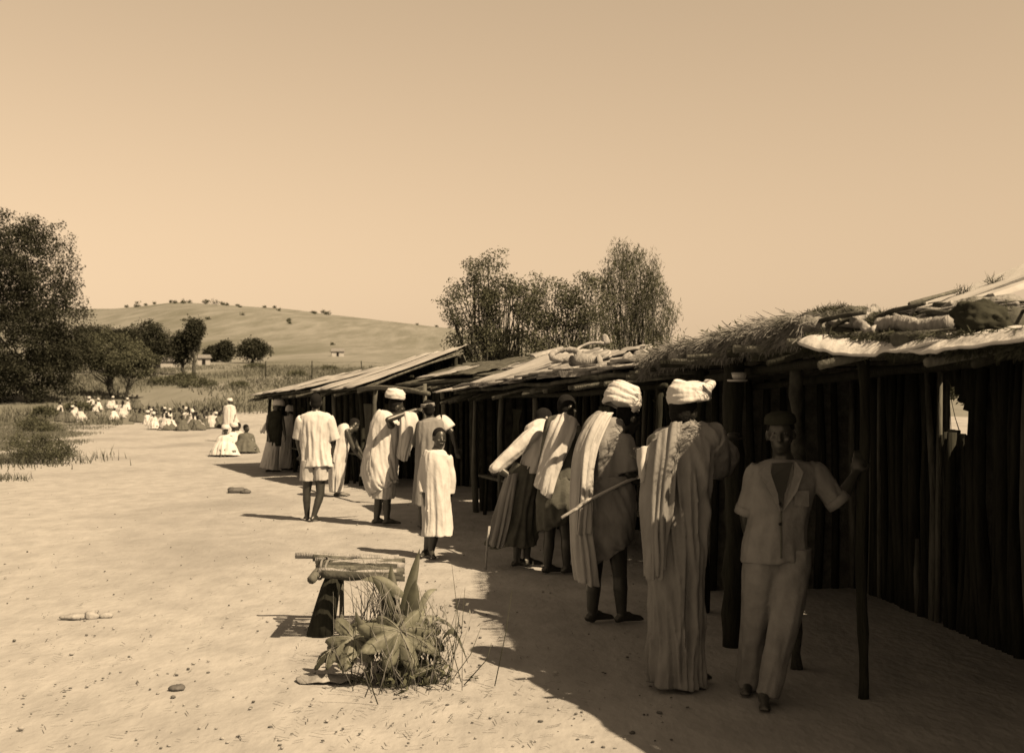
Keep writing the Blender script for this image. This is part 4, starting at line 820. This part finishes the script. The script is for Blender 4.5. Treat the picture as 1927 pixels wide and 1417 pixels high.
# trees standing right behind the stalls
tree('acacia_tree', 'gnarled leafy tree behind the big pale sheet with looping outer twigs', (-.5, 29, 0), [(925, 525, 48, 48), (890, 575, 55, 55), (945, 590, 55, 60), (880, 635, 40, 42), (985, 560, 34, 44), (930, 650, 60, 40)], 29, 290, 62, .062, (.15, .15, .11), 'leafm', .16, 1, .6, surf=.8, branch=2)
tree('acacia_tree', 'low dense tree between the looping tree and the feathery tree', (1.3, 28, 0), [(1050, 575, 50, 45), (1100, 560, 48, 48), (1050, 635, 60, 45), (1110, 630, 50, 50), (1010, 620, 30, 50)], 28, 240, 62, .062, (.16, .16, .12), 'leafm', .13, 2, .5, surf=.8, branch=2)
tree('tamarisk_tree', 'feathery upright tree with wispy top behind the roof boulder', (3.0, 29, 0), [(1190, 540, 55, 60), (1235, 585, 48, 58), (1165, 505, 26, 36), (1210, 505, 26, 34), (1160, 600, 45, 60), (1215, 640, 55, 34)], 29, 270, 62, .11, (.10, .10, .25), 'leafm', .13, 3, -1.6, aspect=.13, surf=.6, branch=1.5)
for k, (x0, y0, x1, y1, hh) in enumerate(((985, 590, 1000, 545, 90), (1000, 540, 1060, 560, 30), (960, 500, 1005, 520, 20))):
    pass
# big dark tree at the left edge and the trees of the far bank
tree('big_tree', 'big dark tree at the edge of the field, tallest of all', gpt(60, 90), [(60, 520, 85, 100), (20, 480, 60, 80), (90, 600, 75, 90), (40, 650, 80, 75), (-60, 560, 110, 130), (110, 660, 60, 50), (55, 440, 30, 34), (50, 695, 95, 34), (-60, 690, 90, 40), (30, 735, 75, 24), (-50, 735, 80, 24), (100, 728, 40, 20)], 90, 1500, 60, .19, (.42, .42, .32), 'leafd', .3, 4, .4)
p = gpt(215, 95); tree('bank_tree', 'tree with bare forked trunk on the bank above the crowd', p, [(200, 655, 50, 34), (235, 668, 40, 28), (170, 668, 34, 26), (215, 690, 36, 16)], 95, 260, 50, .18, (.35, .35, .22), 'leafm', .26, 5, .4, branch=.3)
p = gpt(236, 92); tree('bank_tree', 'smaller slender tree beside the forked trunk tree', p, [(255, 690, 34, 24), (240, 680, 26, 22), (275, 680, 20, 16)], 92, 150, 45, .18, (.35, .35, .22), 'leafm', .14, 6, .4, branch=.3)
FAR = [(290, 640, 34, 38, 130, 'round dark tree in the far row'), (345, 648, 32, 34, 135, 'dark tree with leaning top in the far row'), (175, 640, 42, 26, 140, 'broad low tree behind the forked trunk tree'), (240, 640, 30, 24, 140, 'pointed small tree between broad tree and round dark tree'), (398, 666, 12, 10, 190, 'small round bush tree left of the slender sapling'), (424, 661, 11, 17, 190, 'slender sapling on the far plain'), (474, 658, 32, 22, 185, 'neat rounded lone tree on the far plain'), (130, 665, 40, 34, 120, 'dark tree next to the biggest tree'), (365, 622, 16, 26, 134, 'leaning narrow tree top beside the dark tree')]
for i, (a, b_, rx, ry, D, lab) in enumerate(FAR):
    p = gpt(a, D); rr = np.random.default_rng(i)
    tree('far_tree', lab, p, [(a, b_, rx*.8, ry*.8)]+[(a+rr.uniform(-.6, .6)*rx, b_+rr.uniform(-.5, .6)*ry, rx*.5, ry*.5) for _ in range(4)], D, 170, 44, .25*D/130, (.42*D/130,)*3, 'leafd', .2, 20+i, .3, branch=.2)
SH_ = [(310, 702, 30, 9, 110), (372, 716, 36, 10, 105), (450, 724, 14, 5, 105), (345, 700, 22, 9, 118), (150, 752, 26, 8, 84), (560, 700, 16, 5, 130), (640, 712, 10, 5, 100), (620, 690, 14, 4, 150), (480, 690, 20, 4, 160), (85, 760, 20, 10, 80)]
for i, (a, b_, rx, ry, D) in enumerate(SH_):
    p = gpt(a, D); tree('shrub', 'low scattered shrub on the grassy far bank', p, [(a, HZ-(p.z-CH)*F/D-ry*.8, rx, ry)], D, 70, 30, .18, (.3, .3, .16), 'leafm', .05, 60+i, .2, group='shrubs on the far bank', cat='shrub', branch=.1)
rs = random.Random(5)
for i in range(40):
    px = rs.uniform(165, 860); D = rs.choice([rs.uniform(660, 705), rs.uniform(330, 640)]); p = gpt(px, D)
    if i < 24: px = rs.choice([322, 360, 405, 430, 520, 600, 260])+rs.gauss(0, 9); D = rs.uniform(640, 699); p = gpt(px, D)
    s = rs.uniform(.25, .6)*(rs.choice([.7, 1.1, 2.1]) if i < 24 else .8); py = HZ-(p.z-CH)*F/D
    tree('hill_shrub', 'tiny dark shrub dotted on the far hillside', p, [(px, py-4*s, 6*s, 4.5*s)], D, 12, 12, .7, (.5, .5, .4), 'leafm', .15, 200+i, .2, group='shrubs on the hillside', cat='shrub', branch=.1)
def gnd0(px, py): D = F*CH/(py-HZ); return V((px-CX)*D/F, D, 0)
# bush outside the back wall and sprigs behind the thatch
tree('bush', 'bush outside seen through the hole in the stall back wall', (4.9, 12.6, 0), [(1800, 705, 60, 36), (1850, 700, 50, 40)], 12.6, 220, 50, .05, (.1, .1, .1), 'leafm', .03, 91, .2, cat='bush', branch=.1)
for i, (px, py, D, h) in enumerate(((1395, 622, 13, .35), (1300, 655, 13.5, .2), (1330, 648, 13.2, .2), (1255, 655, 14, .16), (1360, 645, 13, .2))):
    b0 = Wp(px, py, D); x = empty('tall_weed', (b0.x, b0.y, 0), 'tall dry weed stalk rising behind the thatched roof', 'weed', 'weeds behind the thatched roof'); mb = MB()
    r = np.random.default_rng(300+i); C = []
    for q in range(5):
        tip = V(r.normal(0, .14), r.normal(0, .1), b0.z+r.uniform(-.1, .12)); mb.tube([V(0, 0, -.05), V(tip.x*.2, tip.y*.2, tip.z*.6), tip], [.012, .008, .004], 5); C += [np.array(tip*t+V(0, 0, 0)) for t in np.linspace(.7, 1, 7)]
    mb.build('stem', 'weed', x); v, fc = leaf_quads(C, 5, (.04, .04, .04), .08, r, -.5, .3); np_mesh('foliage', v, fc, 'leafm', x)

tree('bush', 'ragged dark bush at the left edge of the road', gnd0(88, 872), [(85, 850, 50, 22), (55, 840, 40, 28), (120, 858, 28, 12)], F*CH/(872-HZ), 150, 40, .09, (.14, .14, .10), 'leafm', .03, 95, -.6, cat='bush', aspect=.2, branch=.6)
tree('bush', 'low scrubby bush on the grass beyond the ragged dark bush', gnd0(75, 815), [(70, 800, 34, 13), (95, 806, 20, 8)], F*CH/(815-HZ), 90, 36, .13, (.2, .2, .14), 'leafm', .03, 96, -.4, cat='bush', aspect=.25, branch=.4)
# grass: uneven dry turf on the left and on the bank
def blades(name, pts, hh, m, seed, wd=.012, lean=.35):
    r = np.random.default_rng(seed); n = len(pts); P = np.asarray(pts); h = hh*r.uniform(.4, 1.4, n); a = r.uniform(0, 6.28, n); dx = np.stack([np.cos(a), np.sin(a), 0*a], 1); t = P+np.stack([r.normal(0, lean, n)*h, r.normal(0, lean, n)*h, h], 1)
    v = np.stack([P-dx*wd, P+dx*wd, t], 1).reshape(-1, 3); o = np_mesh(name, v, np.arange(n*3).reshape(-1, 3), m); tag(o, kind='stuff'); return o
r = np.random.default_rng(8); pts = []
while len(pts) < 26000:
    D = r.uniform(24, 74); px = r.uniform(-60, 300); lim = 60+D*2.3+25*noise.noise(V(D*.25, 0, 0))
    if px > lim-abs(r.normal(0, 45)): continue
    x = (px-CX)*D/F
    if noise.noise(V(x*.35, D*.2, 2)) < r.uniform(-.3, .45): continue
    pts.append((x, D, hgt(x, D)-.01))
tag(blades('grass', pts, .13, 'grass', 1, .016), 'dry patchy grass along the left side of the road', 'grass')
pts = []
while len(pts) < 26000:
    D = r.uniform(70, 170); px = r.uniform(-60, 800); x = (px-CX)*D/F
    if noise.noise(V(x*.12, D*.07, 5)) < r.uniform(-.35, .5): continue
    if px > 230 and D < 82: continue
    pts.append((x, D, hgt(x, D)-.02))
tag(blades('bank_grass', pts, .38, 'grass', 2, .06), 'dry grass covering the far bank', 'grass')
pts = []
for (px, py, n, w_) in ((90, 872, 260, 1.3), (75, 812, 200, 1.0), (100, 780, 400, 1.4), (160, 775, 300, 1.6), (210, 782, 200, 1.2)):
    D = F*CH/(py-HZ); x0 = (px-CX)*D/F
    for _ in range(n): pts.append((x0+r.normal(0, w_*.5), D+r.normal(0, w_*1.6), -.01))
tag(blades('weed_clump', pts, .26, 'weed', 3, .014, .3), 'dark weed clumps at the left road edge', 'weeds')

# far huts, wall, fence
def hut(px, D, w_, d_, h, label, roof='roofing'):
    p = gpt(px, D); root = empty('hut', p, label, 'house', None, .2); MB().box((0, 0, h/2-.2), (w_, d_, h+.4)).build('wall', 'lime', root, False)
    mb = MB(); e = .25; mb.add([(-w_/2-e, -d_/2-e, h+.0), (w_/2+e, -d_/2-e, h), (w_/2+e, d_/2+e, h), (-w_/2-e, d_/2+e, h), (-w_/2, 0, h+d_*.35), (w_/2, 0, h+d_*.35)], [(0, 1, 5, 4), (2, 3, 4, 5), (1, 2, 5), (3, 0, 4), (3, 2, 1, 0)]); mb.build('roof', roof, root, False)
    MB().box((0, -d_/2, h*.4), (.5, .06, h*.8)).build('doorway_panel', 'dark', root, False); return root  # flat black panel; the dark of an open doorway is painted on
hut(635, 250, 2.6, 2.2, 1.0, 'small pale hut alone on the far plain')
hut(384, 175, 1.8, 1.6, 1.0, 'tiny white hut beside the dark far trees'); hut(300, 160, 4.5, 2, .9, 'long low white house under the round dark tree')
fx = empty('wire_fence', gpt(587, 120), 'thin wire fence with slender posts crossing the far field', 'fence'); o0 = fx.location.copy(); prev = None
for px in (500, 587, 680, 770):
    b0 = gpt(px, 120)-o0; MB().tube([b0-V(0, 0, .1), b0+V(0, 0, 2.0)], .05, 6).build('post', 'darkwood', fx)
    if prev is not None: MB().tube([prev+V(0, 0, 1.9), (prev+b0)/2+V(0, 0, 1.82), b0+V(0, 0, 1.9)], .012, 4).build('wire', 'wire', fx)
    prev = b0

# ------------------------------------------------------------------ roadside bench of poles and the plant
O = V((640-CX)*8.45/F, 8.45, 0)
bench = empty('pole_bench', O, 'low rustic bench of lashed poles at the roadside behind the plant', 'bench')
def B(px, py, D): return Wp(px, py, D)-O
for i in range(12):
    D_ = 8.85-.066*i; zt = .50-.004*i; l0 = 556 if i == 0 else 586+8*random.random()+1.5*i; l1 = 752+random.uniform(-14, 12)
    q0, q1 = Wp(l0, 1050, D_)-O, Wp(l1, 1050, D_)-O; q0.z = zt+random.uniform(0, .01); q1.z = zt-.015+random.uniform(0, .01)
    pole(MB(), q0, q1, random.uniform(.019, .028), random.uniform(.017, .026), 10, 7, .016).build('seat_pole', random.choice(('wood', 'wood', 'treebark', 'palewood')), bench)
pole(MB(), V(-.16, .4, .44), V(-.14, -.36, .44), .028, .03, 9, 5).build('cross_pole', 'wood', bench)
pole(MB(), V(.36, .4, .43), V(.38, -.36, .43), .028, .03, 9, 5).build('cross_pole', 'wood', bench)
mb = MB(); mb.tube([B(604, 1188, 8.4)+V(-.01, 0, -.04), B(612, 1150, 8.4), B(622, 1110, 8.4), B(634, 1078, 8.4)], [.10, .085, .07, .065], 10, .06); mb.build('leg', 'darkwood', bench)
p = B(642, 1085, 8.75); pole(MB(), (p.x, p.y, -.05), p, .018, .018, 8, 5).build('leg', 'wood', bench)
p = B(738, 1090, 8.75); pole(MB(), (p.x, p.y, -.05), p, .03, .028, 8, 5).build('leg', 'darkwood', bench)
p = B(728, 1098, 8.35); pole(MB(), (p.x-.03, p.y, -.05), p, .05, .045, 8, 5).build('leg', 'darkwood', bench)
for (a, b_) in ((610, 1062), (618, 1068), (604, 1074)):
    ringp = B(a, b_, 8.5); mb = MB(); pts = [ringp+V(.0, .16*math.cos(t), .055*math.sin(t)) for t in np.linspace(0, 6.28, 16)]; mb.tube(pts, .009, 6); mb.build('lashing', 'straw', bench)

# big leaved weed
DP = 7.0; OP = V((740-CX)*DP/F, DP, 0); pl = empty('castor_plant', OP, 'big-leaved plant with fingered leaves and dry grass in front of the bench', 'plant')
def PP(px, py, D=DP): return Wp(px, py, D)-OP
def palm_leaf(c, R_, nrm, rot, nl=7, m='leafc', seed=0, depth=.45, stem=None):
    depth *= 1.0; R_ *= 1.22
    """fingered leaf: radial lobes with raised ribs, cupped, with side veins"""
    rs = random.Random(seed); n = Vector(nrm).normalized(); x, y = frame(n, V(1, 0, 0)); vs, fs = [], []; NA, NR = nl*16, 9; c = Vector(c)
    lob = [R_*rs.uniform(.8, 1.1)*(1.0-.28*abs((i-(nl-1)/2)/((nl-1)/2))**1.5) for i in range(nl)]
    a0, a1 = -2.75, 2.75
    for k in range(NA+1):
        u = k/NA*nl; i = min(nl-1, int(u)); q = abs((u-i)-.5)*2; a = a0+(a1-a0)*k/NA+rot
        rr = lob[i]*(1-depth*q**1.35)*(1+.02*((k % 2)*2-1))
        for j in range(NR+1):
            t = j/NR; r_ = rr*t
            z = .05*R_*(1-q)*math.sin(t*2.6)+.10*R_*t-.28*R_*t*t*(1+.4*math.sin(i*2.1+seed))+.016*R_*math.sin(t*26-q*7)*q*min(1, t*2)
            z += R_*t*(.09*noise.noise(V(math.cos(a)*2*t, math.sin(a)*2*t, seed))+.05*noise.noise(V(math.cos(a)*6*t, math.sin(a)*6*t, seed+3))); vs.append(c+x*math.cos(a)*r_+y*math.sin(a)*r_+n*z)
    for k in range(NA):
        for j in range(NR):
            a = k*(NR+1)+j; fs.append((a, a+1, a+NR+2, a+NR+1))
    lf = MB().add(vs, fs).build('leaf', m, pl); solid(lf, .002)
    mb = MB()
    for i in range(nl):
        a = a0+(a1-a0)*(i+.5)/nl+rot; pts = []
        for t in np.linspace(.02, .93, 7): z = .05*R_*math.sin(t*2.6)+.10*R_*t-.28*R_*t*t*(1+.4*math.sin(i*2.1+seed)); pts.append(c+(x*math.cos(a)+y*math.sin(a))*lob[i]*t+n*(z+.002))
        mb.tube(pts, [.0032*(1-.7*t) for t in np.linspace(0, 1, 7)], 5)
    mb.build('rib', 'leafrib', lf)
    if stem is not None:
        s = Vector(stem); mb = MB(); mb.tube([s, s.lerp(c, .55)+V(0, 0, .04), c-n*.004], [.010, .008, .006], 7); mb.build('leaf_stalk', 'leafc', pl)
crown_ = PP(738, 1215); crown_.z = .28
palm_leaf(PP(752, 1186, 6.88), .235, (.25, -.75, .62), -1.45, 8, 'leafc', 1, .42, crown_)
palm_leaf(PP(665, 1200, 6.98), .20, (-.15, -.6, .75), -2.5, 7, 'leafc', 2, .42, crown_)
palm_leaf(PP(770, 1165, 7.2), .17, (.1, -.55, .85), .3, 7, 'leafc', 3, .42, crown_)
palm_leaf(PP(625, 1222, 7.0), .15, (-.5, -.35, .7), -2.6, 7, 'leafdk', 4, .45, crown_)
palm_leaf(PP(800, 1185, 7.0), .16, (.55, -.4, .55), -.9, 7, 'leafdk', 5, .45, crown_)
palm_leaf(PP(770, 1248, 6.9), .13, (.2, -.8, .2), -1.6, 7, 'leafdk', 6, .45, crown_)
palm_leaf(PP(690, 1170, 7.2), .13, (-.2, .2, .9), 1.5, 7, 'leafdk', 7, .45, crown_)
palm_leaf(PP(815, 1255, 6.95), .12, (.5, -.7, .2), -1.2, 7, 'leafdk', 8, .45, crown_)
mb = MB(); mb.tube([PP(738, 1312)*1+V(0, 0, -.02), PP(735, 1270), crown_+V(0, 0, .05)], [.02, .017, .013], 9); mb.tube([PP(760, 1308), PP(768, 1240), PP(775, 1180)], [.012, .01, .007], 7); mb.tube([PP(700, 1300), PP(695, 1250), PP(690, 1190)], [.011, .01, .007], 7); mb.build('stem', 'leafc', pl)
def blade_leaf(a, b_, w_, sag, m, name='blade', nrm=V(0, -1, .4)):
    a, b_ = Vector(a), Vector(b_); d = b_-a; sd = d.cross(nrm).normalized(); vs, fs = [], []
    n = 9
    for i in range(n):
        t = i/(n-1); p = a+d*t+V(0, 0, sag*math.sin(math.pi*t)); w2 = w_*(math.sin(math.pi*min(1, .18+t*.82)))**.8*.5
        vs += [p-sd*w2, p+V(0, .012*(1-t), -.006), p+sd*w2]
    for i in range(n-1):
        k = i*3; fs += [(k, k+1, k+4, k+3), (k+1, k+2, k+5, k+4)]
    o = MB().add(vs, fs).build(name, m, pl); solid(o, .0025)
# broad sword-like leaves
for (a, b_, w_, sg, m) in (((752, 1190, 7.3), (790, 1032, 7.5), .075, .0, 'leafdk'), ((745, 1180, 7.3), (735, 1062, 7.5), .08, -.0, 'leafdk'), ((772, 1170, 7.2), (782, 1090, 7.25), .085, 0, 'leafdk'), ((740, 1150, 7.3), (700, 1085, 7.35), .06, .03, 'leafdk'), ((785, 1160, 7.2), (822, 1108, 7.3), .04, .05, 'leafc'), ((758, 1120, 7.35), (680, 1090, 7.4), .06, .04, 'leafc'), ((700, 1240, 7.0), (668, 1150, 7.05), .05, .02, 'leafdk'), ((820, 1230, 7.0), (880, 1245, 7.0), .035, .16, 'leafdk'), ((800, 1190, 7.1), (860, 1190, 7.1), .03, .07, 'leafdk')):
    blade_leaf(PP(*a), PP(*b_), w_, sg, m)
# dry grass stalks around it
r = np.random.default_rng(77); vsA = []
def stalk(mb, p0, tip, w_=.003, bend=.0): mb.tube([p0, p0.lerp(tip, .5)+V(bend, 0, .03), tip], [w_, w_*.8, w_*.35], 5)
mbs = [MB(), MB()]
for i in range(130):
    px0 = r.normal(755, 48); p0 = PP(px0, 1305, 6.95+r.normal(0, .16)); p0.z = 0; L_ = r.uniform(.15, .62); d = V(r.normal(0.05, .3), r.normal(0, .3), 1).normalized(); tip = p0+d*L_; tip.z -= abs(d.x)*.15
    stalk(mbs[i % 3 > 0], p0, tip, r.uniform(.0016, .004), r.normal(0, .04))
for i in range(40):
    p0 = PP(r.normal(700, 20), 1170+r.normal(0, 15), 7.4+r.normal(0, .1)); tip = p0+V(r.normal(0, .09), r.normal(0, .06), r.uniform(.1, .35)); stalk(mbs[1], p0, tip, .003)
for (x0, x1, y1) in ((830, 875, 1105), (845, 850, 1060), (835, 905, 1180), (820, 860, 1130), (850, 800, 1120)): stalk(mbs[0], PP(x0, 1300), PP(x1, y1), .0032, .05)
mbs[0].build('dark_stalks', 'weed', pl)['kind'] = 'stuff'; mbs[1].build('dry_stalks', 'straw', pl)['kind'] = 'stuff'
C = [PP(r.normal(760, 42), r.uniform(1230, 1305), 6.95+r.normal(0, .13)) for _ in range(70)]; v, fc = leaf_quads(C, 7, (.03, .03, .03), .05, r, .3, .4); v[:, 2] = np.maximum(v[:, 2], .004); np_mesh('small_leaves', v, fc, 'leafm', pl)['kind'] = 'stuff'
C = [PP(r.normal(835, 20), r.uniform(1130, 1290), 6.95+r.normal(0, .1)) for _ in range(40)]; v, fc = leaf_quads(C, 5, (.03, .03, .04), .035, r, .3, .35); v[:, 2] = np.maximum(v[:, 2], .004); np_mesh('small_leaves', v, fc, 'straw', pl)['kind'] = 'stuff'

# ------------------------------------------------------------------ stones, clods and litter on the road
def gnd(px, py): D = F*CH/(py-HZ); return V((px-CX)*D/F, D, 0)
rock(gnd(442, 926)+V(0, 0, .03), (.16, .11, .075), 'dark clod of dung or earth lying in the road', 'clod', 'earth_clod', 1)
rock(gnd(462, 927)+V(0, 0, .02), (.09, .08, .05), 'smaller dark lump touching the clod in the road', 'clod', 'earth_clod', 2)
rock(gnd(140, 1163)+V(0, 0, .012), (.1, .05, .025), 'flat pale stone lying left in the open road', 'stone', 'stone', 5)
rock(gnd(172, 1162)+V(0, 0, .02), (.06, .05, .04), 'pale lumpy stone between the flat stone and the chip', 'stone', 'stone', 7)
rock(gnd(200, 1160)+V(0, 0, .012), (.055, .05, .022), 'small pale stone chip beside the lumpy stone', 'stone', 'stone', 9)
rock(gnd(335, 1297)+V(0, 0, .01), (.045, .04, .02), 'dark flat pebble in the foreground dust', 'clod', 'stone', 11)
o = drape([[V(-.25, .12, .03), V(0, .1, .05), V(.25, .12, .02)], [V(-.28, 0, .02), V(0, 0, .07), V(.28, 0, .03)], [V(-.22, -.12, .015), V(0, -.13, .03), V(.2, -.1, .015)]], nu=30, nv=20, amp=.010, k=1, seed=6).build('husk_litter', 'bark'); solid(o, .008); o.location = gnd(610, 1282); o.scale = (.6, .6, .6); tag(o, 'crumpled pale husk lying on the ground beside the plant', 'litter')
# scattered grit: one mass
r = np.random.default_rng(4); mb = MB()
for i in range(520):
    py = 790+620*r.random()**1.1; px = r.uniform(-40, 1300); p = gnd(px, py); s = abs(r.normal(0, .004))+.0025
    mb.ell((p.x, p.y, s*.2), (s*r.uniform(.8, 1.7), s, s*.6), side=V(r.normal(), r.normal(), 0), nu=6, nv=4)
tag(mb.build('grit', 'clod'), 'scattered small stones and grit on the road', 'grit', kind='stuff')
mb = MB()
for i in range(420):
    py = 790+620*r.random()**1.1; px = r.uniform(-40, 1300); p = gnd(px, py); s = abs(r.normal(0, .005))+.003
    mb.ell((p.x, p.y, s*.2), (s*r.uniform(.8, 1.7), s, s*.6), side=V(r.normal(), r.normal(), 0), nu=6, nv=4)
tag(mb.build('grit', 'stone'), 'scattered pale pebbles on the road', 'grit', kind='stuff')

mb = MB(); mb2 = MB()
for i in range(1500):
    py = 800+610*r.random()**1.2; px = r.uniform(-40, 1250) if i % 3 else r.normal(760, 130); p = gnd(px, py); a = r.uniform(0, 3.14); L_ = r.uniform(.02, .09); d = V(math.cos(a), math.sin(a), 0)*L_
    q = p+V(0, 0, .004+r.random()*.004); w_ = V(-d.y, d.x, 0).normalized()*r.uniform(.001, .0028); u_ = V(0, 0, .003)
    (mb if i % 2 else mb2).add([q-w_, q+w_, q+d+w_+u_, q+d-w_+u_], [(0, 1, 2, 3)])
tag(mb.build('straw_litter', 'straw'), 'bits of straw scattered over the road', 'litter', kind='stuff'); tag(mb2.build('twig_litter', 'clod'), 'bits of dark twig scattered over the road', 'litter', kind='stuff')
